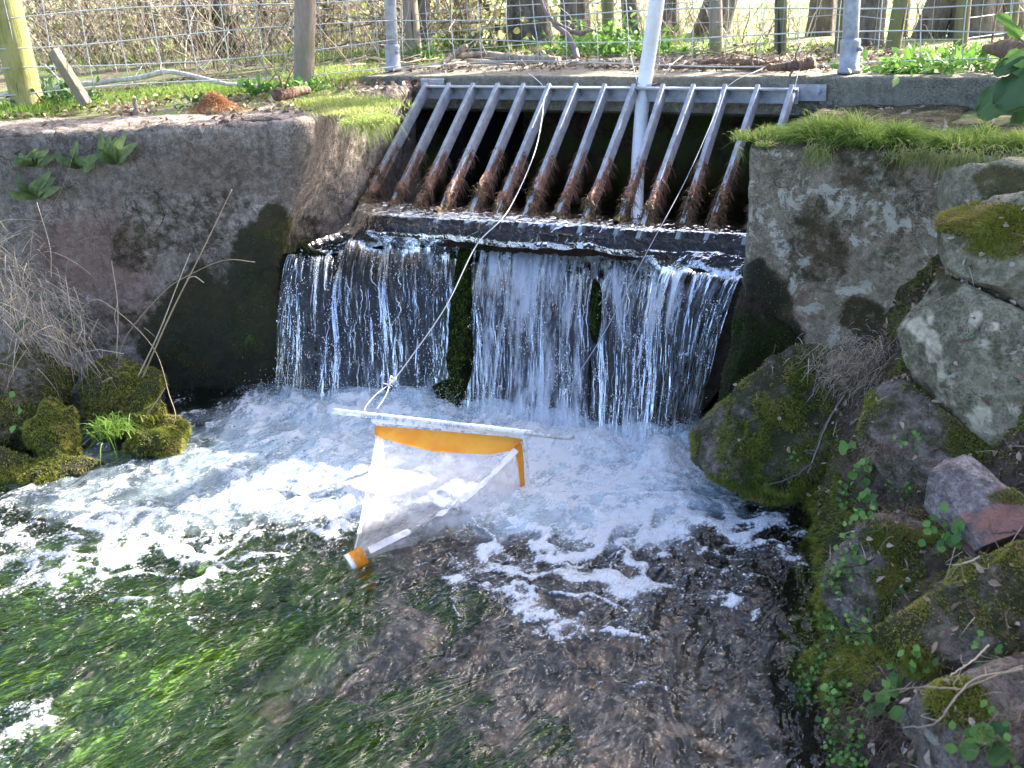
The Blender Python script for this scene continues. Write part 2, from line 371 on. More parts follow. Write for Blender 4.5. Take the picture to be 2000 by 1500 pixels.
# ------------------------------------------------------------------ pool water
def mat_water():
    q = N('stream_water'); p = q.pos(); fo = q.attr('foam').outputs['Fac']; mi = q.attr('milk').outputs['Fac']
    pm = q.pos((1., .5, 1.))
    nb = q.noise(pm, 12, 2, .5, 1.6); nb2 = q.noise(pm, 36, 2, .5, 1.8); nb3 = q.noise(p, 150, 2, .6)
    nb0 = q.noise(pm, 7, 2, .5, .6)
    h = q.math('ADD', q.math('ADD', nb, q.math('MULTIPLY', nb0, 1.2)), q.math('MULTIPLY', nb2, .12))
    nor = q.bump(h, 1., .044)
    bub = q.voro(p, 210); bub2 = q.voro(p, 95)
    det = q.math('ADD', q.math('MULTIPLY', q.math('SUBTRACT', nb2, .5), .9), q.math('MULTIPLY', q.math('SUBTRACT', q.noise(p, 220, 3, .8), .5), .75))
    det = q.math('ADD', det, q.math('MULTIPLY', q.math('SUBTRACT', q.noise(pm, 90, 4, .75, .6), .5), .8))
    lace = q.ramp(bub2, .12, .55, 0., .5)
    ff = q.ramp(q.math('ADD', q.math('SUBTRACT', fo, q.math('MULTIPLY', lace, q.ramp(fo, 1.1, .4))), q.math('MULTIPLY', det, 1.35)), .12, .95)
    fh = q.math('ADD', q.math('MULTIPLY', q.math('SUBTRACT', 1., bub), .5), q.math('ADD', q.math('MULTIPLY', q.noise(p, 60, 4, .7), 1.2), q.math('MULTIPLY', fo, .6)))
    fn = q.bump(fh, .9, .01)
    fres = q.n('Fresnel', {'IOR': 1.33, 'Normal': nor}).outputs[0]
    tr = q.n('BsdfTransparent', {0: (.88, .95, .91, 1)}).outputs[0]
    milk = q.n('BsdfDiffuse', {0: (.42, .52, .58, 1)}).outputs[0]
    under = q.mixs(q.math('MULTIPLY', mi, q.ramp(q.noise(pm, 13, 4, .7), .2, .75, .45, 1.)), tr, milk)
    gl = q.n('BsdfGlossy', {0: (1, 1, 1, 1), 'Roughness': .035, 'Normal': nor}).outputs[0]
    wat = q.mixs(q.math('MINIMUM', q.math('MULTIPLY', fres, 1.25), 1.), under, gl)
    fd = q.bsdf((.84, .87, .9), .35, fn, **{'Specular IOR Level': .6})
    ft = q.mixs(.2, fd, q.n('BsdfTranslucent', {0: (.8, .85, .9, 1)}).outputs[0])
    return q.done(q.mixs(ff, wat, ft))
M_water = mat_water()
wx = np.concatenate([np.linspace(-7.5, -3.62, 60), np.arange(-3.6, -.2, .0056), np.linspace(-.18, 1.2, 30)])
wy = np.concatenate([np.linspace(-3, .72, 60), np.arange(.75, 3.32, .0056), [3.4, 3.5]])
X, Y = np.meshgrid(wx, wy, indexing='ij'); P0 = xyz(X, Y, 0*X); PX, PY = pix(P0)
wr = xyz(fbm(P0, 3.2, 3, 21)-.5, fbm(P0, 3.2, 3, 22)-.5, 0*X)*.36
PW = P0+wr; qx = PX+300*(fbm(P0, 5, 5, 31, .6)-.5); qy = PY+200*(fbm(P0, 5, 5, 32, .6)-.5)
def caps(segs):
    r = np.zeros_like(PX)
    for (x0, y0, x1, y1, rad, st) in segs:
        dx, dy = x1-x0, y1-y0; t = np.clip(((qx-x0)*dx+(qy-y0)*dy*3)/(dx*dx+dy*dy*3+1e-6), 0, 1)
        d = np.sqrt((qx-x0-t*dx)**2+((qy-y0-t*dy)*1.7)**2)/rad
        r = np.maximum(r, st*(1-sst(.1, 1.5, d)))
    return r
segs = [(560, 800, 1280, 880, 120, .95), (430, 850, 700, 880, 100, .72), (900, 860, 1300, 930, 150, .9), (1050, 950, 1330, 960, 150, .85), (1200, 900, 1400, 960, 90, .85),
        (500, 930, 700, 985, 75, 1.05), (400, 955, 560, 960, 55, 1.05), (230, 985, 450, 1010, 75, 1.0), (140, 1030, 350, 1060, 70, .95), (450, 1010, 700, 1000, 55, 1.0), (380, 1060, 640, 1040, 55, .8), (700, 960, 900, 980, 140, 1.1),
        (0, 1090, 230, 1110, 60, .72), (60, 1150, 330, 1090, 45, .62), (0, 1160, 120, 1180, 60, .6), (270, 1190, 430, 1130, 30, .85), (430, 1130, 560, 1080, 35, .75), (0, 1060, 100, 1040, 40, .5), (240, 1235, 380, 1240, 22, .6), (0, 1250, 150, 1220, 25, .45),
        (120, 980, 300, 930, 45, .6), (250, 900, 420, 870, 60, .65), (0, 990, 90, 960, 30, .4),
        (1100, 930, 1450, 960, 70, .8), (1480, 960, 1300, 1020, 55, 1.0), (1300, 1020, 1080, 1080, 46, 1.0), (1080, 1080, 960, 1020, 40, .9), (880, 1080, 1000, 1160, 30, .85), (1000, 1160, 1180, 1235, 34, .85), (960, 1050, 870, 1090, 26, .7), (1100, 1110, 1420, 1080, 30, .6), (1250, 1090, 1450, 1060, 30, .55),
        (1500, 1000, 1540, 1090, 30, .6), (1380, 930, 1520, 1010, 40, .7), (900, 1120, 1300, 1130, 60, .36), (1050, 1060, 1450, 1010, 60, .5), (1180, 1000, 1480, 960, 40, .75), (1000, 1110, 1250, 1100, 24, .62), (870, 1040, 900, 1120, 20, .7), (1250, 1160, 1400, 1120, 30, .42), (1030, 1190, 1180, 1200, 40, .45), (1490, 1210, 1530, 1200, 22, .65), (1060, 1230, 1190, 1240, 24, .6), (1210, 1330, 1250, 1350, 16, .5), (1150, 1170, 1160, 1180, 14, .4),
        (0, 1500, 60, 1420, 50, .62), (60, 1500, 190, 1490, 45, .6), (200, 1460, 210, 1440, 14, .4)]
foam = caps(segs)
holes = caps([(350, 935, 370, 930, 55, 1), (440, 850, 470, 870, 40, .8), (610, 962, 640, 958, 28, .9), (500, 1000, 560, 1010, 30, .5), (380, 1030, 450, 1035, 26, .8), (1100, 1000, 1200, 1000, 60, .25), (1350, 990, 1440, 975, 28, .6), (700, 1050, 900, 1060, 70, .8), (400, 900, 560, 905, 70, .35), (160, 1090, 330, 1120, 30, .4)])
foam = foam-holes*.75
ns = fbm(PW, 13, 5, 41, .6)-.5
foam = foam*(.86+.2*sst(850, 1000, PX)*sst(930, 1050, PY))+ns*(1.8-.75*sst(850, 1000, PX))*np.clip(foam+.15, 0, 1)+(fbm(PW*np.array([1.3, .8, 1]), 38, 3, 46, .6)-.5)*.7*np.clip(foam+.1, 0, 1)
def ridge(sc, s, gx_=1.): 
    n_ = fbm(xyz(X*gx_, Y, 0*X)+xyz(fbm(P0, 3.5, 3, s+1), fbm(P0, 3.5, 3, s+2), 0*X)*.5, sc, 3, s, .45); return 1-np.abs(2*n_-1)
trail = np.maximum(sst(.80, .99, ridge(4.2, 301, .8)), .8*sst(.84, .99, ridge(8.5, 311, .8)))
treg = np.clip(ell(PX, PY, [(1220, 1070, 380, 170, 1.), (1080, 1150, 260, 130, .8), (1450, 1030, 120, 110, .9), (250, 1040, 420, 170, .8), (420, 1140, 260, 90, .5)], ns*.6), 0, 1)
foam = np.maximum(foam, foam*.3+trail*treg*.82+ns*.5*treg)
foam += (np.clip(fbm(xyz(X*1.4, Y, 0*X), 7, 4, 44, .6)-.60, 0, 1)*1.5)*(PY < 1250)*(foam > -.2)
foam += np.clip(fbm(P0, 26, 3, 45, .6)-.66, 0, 1)*3*(PX > 1000)*.8
milk = np.clip(ell(PX, PY, [(900, 870, 560, 120, .95), (1150, 950, 330, 110, .9), (600, 930, 350, 90, .6), (300, 960, 260, 80, .35), (1300, 980, 160, 60, .3)], ns*.8), 0, 1)
Z = .05*(fbm(P0*np.array([1, .7, 1]), 4.5, 3, 51)-.5)+.022*(fbm(P0*np.array([1, .55, 1]), 14, 3, 52)-.5)+.008*(fbm(P0, 40, 3, 53)-.5)
fb = lerp_pts(fall_bot, np.linspace(0, 1, 120)); dmin = np.full(X.shape, 9.)
for b in fb: dmin = np.minimum(dmin, np.hypot(X-b[0], Y-b[1]))
mound = (1-sst(0., .26, dmin))
Z = Z+mound*(.015+.1*np.clip(fbm(P0, 9, 3, 54)-.35, 0, 1)+.02*(fbm(P0, 42, 3, 55)-.5))
fm = np.clip(foam, 0, 1); Z = Z+fm*.012+fm*.016*(fbm(P0, 30, 4, 56)-.5)
Z -= .03*(1-sst(0, .35, np.hypot(X+1.98, (Y-1.0))))*0
foam = np.maximum(foam, mound*.62+ns*.6*mound)
struct(surf('water', np.stack([X, Y, Z], -1), M_water, attrs={'foam': foam, 'milk': milk}))

# ------------------------------------------------------------------ upper channel, weir ledge, rock face, waterfall
S = np.linspace(0, 1, 420)
E0 = lerp_pts([np.array([-2.95, 8, Z_UP]), np.array([-1.0, 8, Z_UP])], S)
E1 = lerp_pts([np.array([-2.92, 3.55, Z_UP]), np.array([-1.0, 3.55, Z_UP])], S)
E2 = lerp_pts([atz(700, 412, Z_UP), atz(735, 421, Z_UP), atz(1000, 437, Z_UP), atz(1200, 448, Z_UP), atz(1460, 463, Z_UP)], S)
E3 = lerp_pts([atz(672, 440, Z_LIP2), atz(735, 446, Z_LIP2), atz(1000, 470, Z_LIP2), atz(1200, 488, Z_LIP2), atz(1470, 508, Z_LIP2)], S)
E3[:, 0] = E2[:, 0]+(E3[:, 0]-E2[:, 0])*.4; E3[:, 1] = E2[:, 1]-.042-.03*(fbm(xyz(S*17, 0*S, 0*S), 1, 3, 69)-.5)
E4 = lerp_pts(edge_top, S)
E2 += xyz(0*S, .02*(fbm(xyz(S*9, 0*S, 0*S), 1, 4, 61)-.5)*2, 0*S)
E4 += xyz(0*S, .05*(fbm(xyz(S*14, 0*S, 0*S), 1, 3, 62)-.5)*2, .03*(fbm(xyz(S*22, 0*S, 0*S), 1, 3, 63)-.5)*2)
def rows(a, b, n, pw=1.): return [a+(b-a)*t**pw for t in np.linspace(0, 1, n, endpoint=False)]
RW = rows(E0, E1, 30, .6)+rows(E1, E2, 45)
# rounded ledge step
for t in np.linspace(0, 1, 30):
    c_ = E2+(E3-E2)*np.array([t, t, 0])[None]*1.; c_[:, 2] = E2[:, 2]+(E3[:, 2]-E2[:, 2])*sst(0, 1, t)**1; RW.append(c_)
RW += rows(E3+(E4-E3)*.03, E4, 70)+[E4]
U = np.stack(RW, 1); n0 = U.shape[1]
chop = .014*(fbm(U, 26, 4, 64)-.5)*(1-.85*sst(3.35, 3.55, U[..., 1]))+.03*(fbm(U, 9, 3, 65)-.5)*sst(75, 110, np.arange(n0))[None]
nU = normals(U); nU = nU if nU[200, 20, 2] > 0 else -nU; Uw = U+nU*.010; Uw[..., 2] += chop; 
q = N('thin_weir_water'); p = q.pos(); h = q.math('ADD', q.noise(p, 30, 2, .5, .8), q.math('MULTIPLY', q.noise(p, 80, 2), .3)); h = q.math('MULTIPLY', h, q.ramp(q.n('SeparateXYZ', {0: p}).outputs[1], 3.5, 3.3, .12, 1.)); nor = q.bump(h, 1., .008)
fr = q.n('Fresnel', {'IOR': 1.33, 'Normal': nor}).outputs[0]
wf = q.ramp(q.math('ADD', q.attr('white').outputs['Fac'], q.math('SUBTRACT', q.noise(p, 70, 4, .75, .5), .5)), .45, .75)
sh = q.mixs(q.math('MINIMUM', q.math('MULTIPLY', fr, 1.1), 1.), q.n('BsdfTransparent', {0: (.8, .82, .8, 1)}).outputs[0], q.n('BsdfGlossy', {0: (1, 1, 1, 1), 'Roughness': .04, 'Normal': nor}).outputs[0])
M_film = q.done(q.mixs(wf, sh, q.bsdf((.66, .73, .82), .25, nor)))
white = np.zeros(U.shape[:2]); upx, upy = pix(U)
white = .5*sst(112, 165, np.arange(n0))[None]*fbm(U, 14, 3, 66)*2*sst(560, 700, upx)
white = white+ell(upx, upy, [(1100, 500, 90, 25, .35), (1420, 495, 40, 25, .2), (800, 465, 25, 12, .2)])
struct(surf('weir_water', Uw, M_film, attrs={'white': white}))
Ur = U-nU*(.036+.025*(fbm(U, 16, 4, 67)-.5)+.02*(fbm(U, 45, 3, 68)-.5))[..., None]
# rock face below the edge
K = 170
B4 = lerp_pts(fall_bot, S); TT = np.linspace(0, 1, K)
gapm = lambda s_px, t: 0
base_face = E4[:, None]+(B4-E4)[:, None]*xyz(TT**1.25, TT**1.25, TT)[None]
base_face[..., 2] -= .03
fpx, fpy = pix(base_face)
# mossy ribs that stand through the sheet
rib = ell(fpx, fpy, [(905, 560, 26, 120, 1), (890, 700, 32, 120, 1), (870, 760, 40, 45, .8), (1163, 610, 11, 75, .75), (1150, 760, 5, 100, .4), (640, 760, 30, 25, .3)], (fbm(base_face, 16, 3, 71)-.5)*.9)
nf = normals(base_face)
if nf[200, 80, 1] > 0: nf = -nf
rel = -.075+.05*(fbm(base_face*np.array([1, 1, .6]), 9, 4, 72)-.5)+.03*(fbm(base_face, 30, 4, 73)-.5)+rib*.105
Rf = base_face+nf*rel[..., None]
both = np.concatenate([Ur, Rf[:, 4:]], 1)
bpx, bpy_ = pix(both)
mossm = np.concatenate([ell(upx, upy, [(640, 480, 90, 30, .9), (600, 500, 60, 40, 1), (920, 490, 70, 25, .8), (1290, 535, 60, 14, .7), (700, 455, 60, 15, .6)]), np.clip(rib*.9+.45, 0, 1)[:, 4:]], 1)
redm = np.concatenate([.8*fbm(U, 7, 3, 74)*sst(600, 1000, upx)+.25, .25*np.ones_like(rib)[:, 4:]*sst(500, 800, fpy[:, 4:])], 1)
mk = np.stack([mossm, redm, np.full_like(redm, .8)], -1)
weir = surf('weir', both, M_wetrock, attrs={'mk': mk}); tag(weir, 'wet mossy rock weir ledge under the grate with the water falling over it', 'weir')
# moss on ribs
idx = np.argwhere(rib > .55); idx = idx[rng.choice(len(idx), min(len(idx), 9000), replace=True)]
bg = Bag(); pb = Rf[idx[:, 0], idx[:, 1]]+rng.normal(size=(len(idx), 3))*.002; nb_ = nf[idx[:, 0], idx[:, 1]]
blades(bg, pb, nb_*.8+rng.normal(size=pb.shape)*.4+np.array([0, 0, -.5]), rng.uniform(.006, .016, len(pb)), .003, .5, rng.random(len(pb))**2*.6, 2)
stuff(bg.build('moss', M_moss), 'dark green moss on the rock ribs standing out of the waterfall', 'moss')

# waterfall sheet
Ks = 300; S2 = np.linspace(0, 1, 620); TT2 = np.linspace(0, 1, Ks)
E4b = np.stack([np.interp(S2, S, E4[:, i]) for i in range(3)], -1); B4b = lerp_pts(fall_bot, S2)
E4b[:, 2] += .004
prof = xyz(TT2**.62, TT2**.62, TT2)
sheet = E4b[:, None]+(B4b-E4b)[:, None]*prof[None]
sheet[..., 2] -= .0
nsn = normals(sheet); 
if nsn[300, 150, 1] > 0: nsn = -nsn
um = np.linspace(0, 1.75, 620)[:, None]*np.ones((1, Ks)); vm = TT2[None]*.58*np.ones((620, 1))
wob = (fbm(xyz(um*3, vm*2.2, 0*um), 1, 3, 80)-.5)*.05
us = um+wob
rid = fbm(xyz(us*20, vm*2.2, 0*um), 1, 3, 81)-.5; rid2 = fbm(xyz(us*60, vm*7, 0*um), 1, 3, 82)-.5
sheet = sheet+nsn*(.045*rid+.006*rid2+.004*(fbm(xyz(us*200, vm*30, 0*um), 1, 2, 83)-.5))[..., None]
spx, spy = pix(sheet)
dens = np.interp(spx, [530, 560, 700, 860, 880, 925, 945, 1130, 1150, 1175, 1200, 1400, 1440], [.06, .12, .14, .14, .0, .0, .57, .5, .12, .12, .3, .24, .16])
gap = ell(spx, spy, [(907, 560, 20, 110, 1), (897, 690, 26, 120, 1), (880, 770, 38, 40, .8), (1163, 610, 12, 75, .9), (1152, 770, 5, 100, .5)], (fbm(xyz(us*20, vm*8, 0*um), 1, 3, 84)-.5)*.8)
topw = sst(.0, .06, TT2)[None]*(1-sst(.1, .5, TT2))[None]*sst(900, 1050, spx)*.16
dens = dens+topw-.15*(1-sst(.0, .12, TT2))[None]*(1-sst(900, 950, spx))+.22*sst(.75, 1, TT2)[None]
cover = np.clip(1-gap*1.2, 0, 1)
q = N('falling_water'); at = q.attr('uvw').outputs['Vector']; de = q.attr('dens').outputs['Fac']; cv = q.attr('cover').outputs['Fac']
m0 = q.n('Mapping', {0: at, 3: (9, 2.6, 1)}).outputs[0]; m1 = q.n('Mapping', {0: at, 3: (24, 3.6, 1)}).outputs[0]; m2 = q.n('Mapping', {0: at, 3: (58, 8, 1)}).outputs[0]; m3 = q.n('Mapping', {0: at, 3: (110, 45, 1)}).outputs[0]
a0 = q.noise(m0, 1, 3, .6, .4); a1 = q.noise(m1, 1, 3, .6, .9); a2 = q.noise(m2, 1, 3, .65, .4); a3 = q.noise(m3, 1, 3, .7, .6)
h = q.math('ADD', a1, q.math('ADD', q.math('MULTIPLY', a2, .35), q.math('MULTIPLY', a3, .08))); nor = q.bump(h, 1., .014)
tot = q.math('ADD', q.math('ADD', de, q.math('MULTIPLY', q.math('SUBTRACT', a0, .5), 1.5)), q.math('ADD', q.math('MULTIPLY', q.math('SUBTRACT', a1, .5), 1.7), q.math('ADD', q.math('MULTIPLY', q.math('SUBTRACT', a2, .5), .8), q.math('MULTIPLY', q.math('SUBTRACT', a3, .5), .35))))
wf = q.ramp(tot, .3, 1.0)
fr = q.n('Fresnel', {'IOR': 1.33, 'Normal': nor}).outputs[0]
clear = q.mixs(q.math('MINIMUM', q.math('MULTIPLY', fr, 1.7), 1.), q.n('BsdfTransparent', {0: (.84, .92, .95, 1)}).outputs[0], q.n('BsdfGlossy', {0: (.95, .98, 1, 1), 'Roughness': .06, 'Normal': nor}).outputs[0])
wh = q.mixs(.45, q.bsdf((.78, .85, .95), .2, nor, **{'Specular IOR Level': .8}), q.n('BsdfTranslucent', {0: (.78, .86, .96, 1)}).outputs[0])
body = q.mixs(q.math('MULTIPLY', wf, .85), clear, wh)
cf = q.ramp(q.math('ADD', cv, q.math('MULTIPLY', q.math('SUBTRACT', a2, .5), .5)), .35, .6)
M_fall = q.done(q.mixs(cf, q.n('BsdfTransparent').outputs[0], body))
wfall = surf('waterfall', sheet, M_fall, attrs={'dens': dens, 'cover': cover, 'uvw': np.stack([us, vm, 0*um], -1)})
struct(wfall)
# rivulets and droplets
q = N('rivulet_water'); g_ = q.n('BsdfGlossy', {0: (1, 1, 1, 1), 'Roughness': .08}).outputs[0]
M_riv = q.done(q.mixs(q.n('Fresnel', {'IOR': 1.6}).outputs[0], q.mixs(.3, q.n('BsdfTransparent', {0: (.9, .95, 1, 1)}).outputs[0], q.bsdf((.8, .84, .9), .2)), g_))
bg = Bag(); nr = 80; ln = 14
ii = rng.choice(620, nr); bad = gap[ii, 150] > .4; ii = ii[~bad]; nr = len(ii)
t0 = rng.uniform(0, .75, nr)**1.3; t1 = np.minimum(1, t0+rng.uniform(.06, .45, nr))
tk = t0[:, None]+(t1-t0)[:, None]*np.linspace(0, 1, ln); jt = (tk*(Ks-1)).astype(int)
iw = np.clip(ii[:, None]+(np.cumsum(rng.normal(size=(nr, ln)), 1)*1.4).astype(int), 0, 619)
pr = sheet[iw, jt]+nsn[iw, jt]*rng.uniform(.002, .02, nr)[:, None, None]
gm = gap[iw, jt].max(1) < .5; pr = pr[gm]; nr = len(pr)
rr = rng.uniform(.0006, .0021, nr)[:, None]*np.sin(np.linspace(.12, 3.0, ln))[None]*rng.uniform(.7, 1.3, (nr, ln))
tubes(bg, pr, rr, 5)
riv = bg.build('rivulets', M_riv, wfall); riv['kind'] = 'stuff'
def drops(bag, C, r, st=None):
    o = np.array([[1, 0, 0], [-1, 0, 0], [0, 1, 0], [0, -1, 0], [0, 0, 1.6], [0, 0, -1.6]], float)
    f = np.array([[0, 2, 4], [2, 1, 4], [1, 3, 4], [3, 0, 4], [2, 0, 5], [1, 2, 5], [3, 1, 5], [0, 3, 5]])
    Nn = len(C); V = C[:, None]+o[None]*np.broadcast_to(r, (Nn,))[:, None, None]
    bag.add(V, (np.arange(Nn)*6)[:, None, None]+f[None] if False else ((np.arange(Nn)*6)[:, None, None]+f[None]).reshape(-1, 3))
q = N('sparkle_drops'); M_drop = q.done(q.mixs(.35, q.bsdf((.95, .97, 1), .1, **{'Specular IOR Level': 1.}), q.n('BsdfTranslucent', {0: (.95, .97, 1, 1)}).outputs[0]))  # near-white drop colour stands in for sun sparkle on the spray
bg = Bag(); nd = 9000; a = rng.choice(620, nd); b = rng.choice(Ks, nd)
cl = fbm(xyz(a/30., b/22., 0*a), 1, 2, 90); ok = (cl > .5) & (gap[a, b] < .5); a = a[ok]; b = b[ok]
C_ = sheet[a, b]+nsn[a, b]*rng.uniform(.0, .03, len(a))[:, None]+rng.normal(size=(len(a), 3))*.004
drops(bg, C_, rng.uniform(.0006, .0016, len(a))*rng.choice([1, 1, 1.8], len(a)))
# splash at foot
ns_ = 6500; a = rng.choice(len(fb), ns_); C_ = fb[a]+np.stack([rng.normal(size=ns_)*.05, -np.abs(rng.normal(size=ns_))*.08, np.abs(rng.normal(size=ns_))*.055+.015], -1)
drops(bg, C_, rng.uniform(.0004, .0014, ns_))
dr = bg.build('water_droplets', M_drop, wfall, smooth=True); dr['kind'] = 'stuff'

# ------------------------------------------------------------------ left wing wall
def sweep_wall(name, plan, normal_fix, ztop, zbot, thick, step, mat, maskfn, rad=.03, amp=.016, batter=None):
    pl = polycurve(plan, 2000) if len(plan) > 2 else np.linspace(plan[0], plan[1], 2000)
    pl = np.array(pl); L = np.concatenate([[0], np.cumsum(np.linalg.norm(np.diff(pl, axis=0), axis=1))])
    n = int(L[-1]/step); s = np.linspace(0, L[-1], n); p2 = np.stack([np.interp(s, L, pl[:, i]) for i in (0, 1)], -1)
    t = np.gradient(p2, axis=0); t /= np.linalg.norm(t, axis=1, keepdims=True); nn = np.stack([t[:, 1], -t[:, 0]], -1)*normal_fix
    zz = ztop if callable(ztop) else (lambda s_, p_: np.full(len(p_), ztop)); zt = zz(s, p2)
    hv = int((ztop0(ztop, p2)-zbot)/step); prof = []
    for k in range(hv): prof.append((0, zbot+(1-zbot)*k/(hv-1), 0))
    H = np.linspace(0, 1, hv); cols = []
    for h_ in H: cols.append(np.concatenate([p2, (zbot+(zt-rad-zbot)*h_)[:, None]], 1))
    for a in np.linspace(0.15, np.pi/2, 7):
        off = rad*(1-np.cos(a)); cols.append(np.concatenate([p2-nn*off, (zt-rad+rad*np.sin(a))[:, None]], 1))
    nb = int(thick/step/1.5)
    for k in range(1, nb+1): cols.append(np.concatenate([p2-nn*(rad+(thick-rad)*k/nb), zt[:, None]], 1))
    cols.append(np.concatenate([p2-nn*thick, (zt-.5)[:, None]], 1))
    P = np.stack(cols, 1); N3 = normals(P)
    out = np.concatenate([nn, 0*nn[:, :1]], 1)
    if (N3[n//2, hv//2]*out[n//2]).sum() < 0: N3 = -N3
    d = amp*2*(fbm(P, 5, 4, 101)-.5)+amp*.9*(fbm(P, 24, 4, 102)-.5)+amp*.45*(fbm(P, 90, 2, 103)-.5)
    P = P+N3*d[..., None]
    if batter is not None: P = batter(P)
    return surf(name, P, mat, attrs={'mk': maskfn(P, hv)}), P, N3
def ztop0(z, p2): return 1.05
def mk_left(P, hv):
    px, py = pix(P); nw = (fbm(P, 7, 4, 110)-.5)*.9
    moss = ell(px, py, [(350, 440, 150, 70, .5), (270, 480, 60, 70, .55), (430, 400, 100, 30, .5), (450, 560, 110, 80, .5), (500, 620, 100, 190, .9), (430, 660, 190, 160, .95), (520, 560, 80, 190, .9), (600, 450, 45, 40, .5), (690, 400, 40, 80, .35), (700, 290, 30, 50, .5), (560, 480, 70, 30, .7), (200, 640, 110, 60, .5)], nw)
    moss = np.maximum(moss, .0)
    top = (P[..., 2] > 1.03); moss = np.where(top, .55*fbm(P, 5, 3, 111)+.1, moss)
    red = ell(px, py, [(180, 500, 140, 90, .55), (250, 580, 70, 80, .45), (420, 330, 120, 50, .25)], nw)
    wet = ell(px, py, [(440, 640, 150, 170, .45), (500, 760, 180, 80, .75), (540, 650, 40, 130, .4), (350, 760, 120, 60, .9)], nw)
    wet = np.maximum(wet, .9*(1-sst(0.0, .09, P[..., 2])))
    wet = np.maximum(wet, np.where(top, 0, .36*ell(px, py, [(150, 330, 400, 70, 1), (450, 330, 150, 60, .8)], nw)))
    return np.stack([moss, red, wet], -1)
planL = [(-7.5, .70), (-5.5, 1.58), (-4.2, 2.14), (-3.4, 2.50), (-2.85, 2.745), (-2.66, 2.83), (-2.61, 2.90), (-2.64, 2.98), (-2.74, 3.2), (-2.84, 3.5), (-2.9, 3.9), (-2.93, 3.98)]
def batL(P):
    P = P.copy(); wgt = sst(-3.7, -2.75, P[..., 0])*(1-sst(3.0, 3.5, P[..., 1]))
    P[..., 0] -= .23*wgt*(1-sst(.45, 1.06, P[..., 2])); return P
wl, PL, NL = sweep_wall('left_wing_wall', planL, 1, 1.05, -.35, .34, .0085, M_wall, mk_left, batter=batL)
wl.name = 'retaining_wall'; tag(wl, 'dark rough concrete wing wall left of the waterfall with ferns growing on it', 'retaining wall')

# right wall
def mk_right(P, hv):
    px, py = pix(P); nw = (fbm(P, 8, 4, 120)-.5)*1.
    moss = ell(px, py, [(1600, 470, 75, 110, .62), (1700, 330, 70, 50, .6), (1760, 380, 50, 50, .45), (1660, 440, 30, 30, .5), (1600, 280, 130, 22, .6), (1480, 600, 60, 120, 1), (1530, 700, 70, 80, 1), (1690, 620, 60, 50, .8), (1740, 480, 40, 50, .4), (1440, 400, 14, 60, .6)], nw)
    moss = np.where(P[..., 2] > .97, .7, moss)
    wet = ell(px, py, [(1480, 590, 50, 110, .95), (1520, 690, 60, 70, .95)], nw)
    wet = np.maximum(wet, np.where(P[..., 0] < -1.055, .85, 0))
    red = ell(px, py, [(1560, 600, 40, 50, .35), (1620, 480, 60, 60, .3)], nw)
    return np.stack([moss, red, wet], -1)
planR = [(-1.07, 4.0), (-1.07, 3.6), (-1.065, 3.25), (-1.05, 3.13), (-1.0, 3.1), (-.8, 3.1), (-.3, 3.1), (.6, 3.05), (2.6, 3.0)]
wr_, PR, NR = sweep_wall('right_wing_wall', planR, 1, .985, -.3, .5, .0085, M_wallr, mk_right, rad=.04, amp=.015)
wr_.name = 'retaining_wall'; tag(wr_, 'pale lichen covered concrete wall right of the waterfall under a grassy top', 'retaining wall')

# ------------------------------------------------------------------ slab over the culvert
def slab(name, x0, x1, lab):
    # rounded box with displacement: closed loop profile swept along X
    y0, y1, z0, z1 = 4.0, 4.95, .935, 1.085; r = .012; pr = []
    for k in np.linspace(0, 1, 22): pr.append((y0, z0+r+(z1-z0-2*r)*k))
    for a in np.linspace(.2, 1.37, 4): pr.append((y0+r*(1-math.cos(a)), z1-r+r*math.sin(a)))
    for k in np.linspace(0, 1, 80): pr.append((y0+r+(y1-y0-r)*k, z1))
    for k in np.linspace(.02, 1, 8): pr.append((y1, z1-(z1-z0)*k))
    for k in np.linspace(.02, .985, 30): pr.append((y1-(y1-y0)*k, z0))
    pr.append(pr[0]); pr = np.array(pr); n = int((x1-x0)/.012)
    xs = np.linspace(x0, x1, n); P = np.stack([np.repeat(xs[:, None], len(pr), 1), np.repeat(pr[None, :, 0], n, 0), np.repeat(pr[None, :, 1], n, 0)], -1)
    N3 = normals(P); N3 = -N3 if N3[n//2, 10, 1] > 0 else N3
    P = P+N3*(.014*(fbm(P, 6, 4, 130)-.5)+.008*(fbm(P, 40, 3, 131)-.5))[..., None]
    px, py = pix(P); nw = (fbm(P, 7, 4, 132)-.5)
    P[0] = P[0].mean(0)*.06+P[0]*.94; P[-1] = P[-1].mean(0)*.06+P[-1]*.94
    c0 = P[0].mean(0, keepdims=True).repeat(len(pr), 0); c1 = P[-1].mean(0, keepdims=True).repeat(len(pr), 0); P = np.concatenate([c0[None], P, c1[None]])
    nw = fbm(P, 7, 4, 132)-.5
    mk = np.stack([.28+nw*.8+.12*(P[..., 2] < .98), np.clip(nw, 0, .3), .15+0*nw], -1)
    o = surf(name, P, M_slab, attrs={'mk': mk}); return tag(o, lab, 'slab')
slab('concrete_slab', -3.26, -.345, 'long concrete slab bridging the culvert above the metal grate')
slab('concrete_slab', -.335, 3.0, 'shorter concrete slab at the right edge beyond the crack, half behind big green leaves')
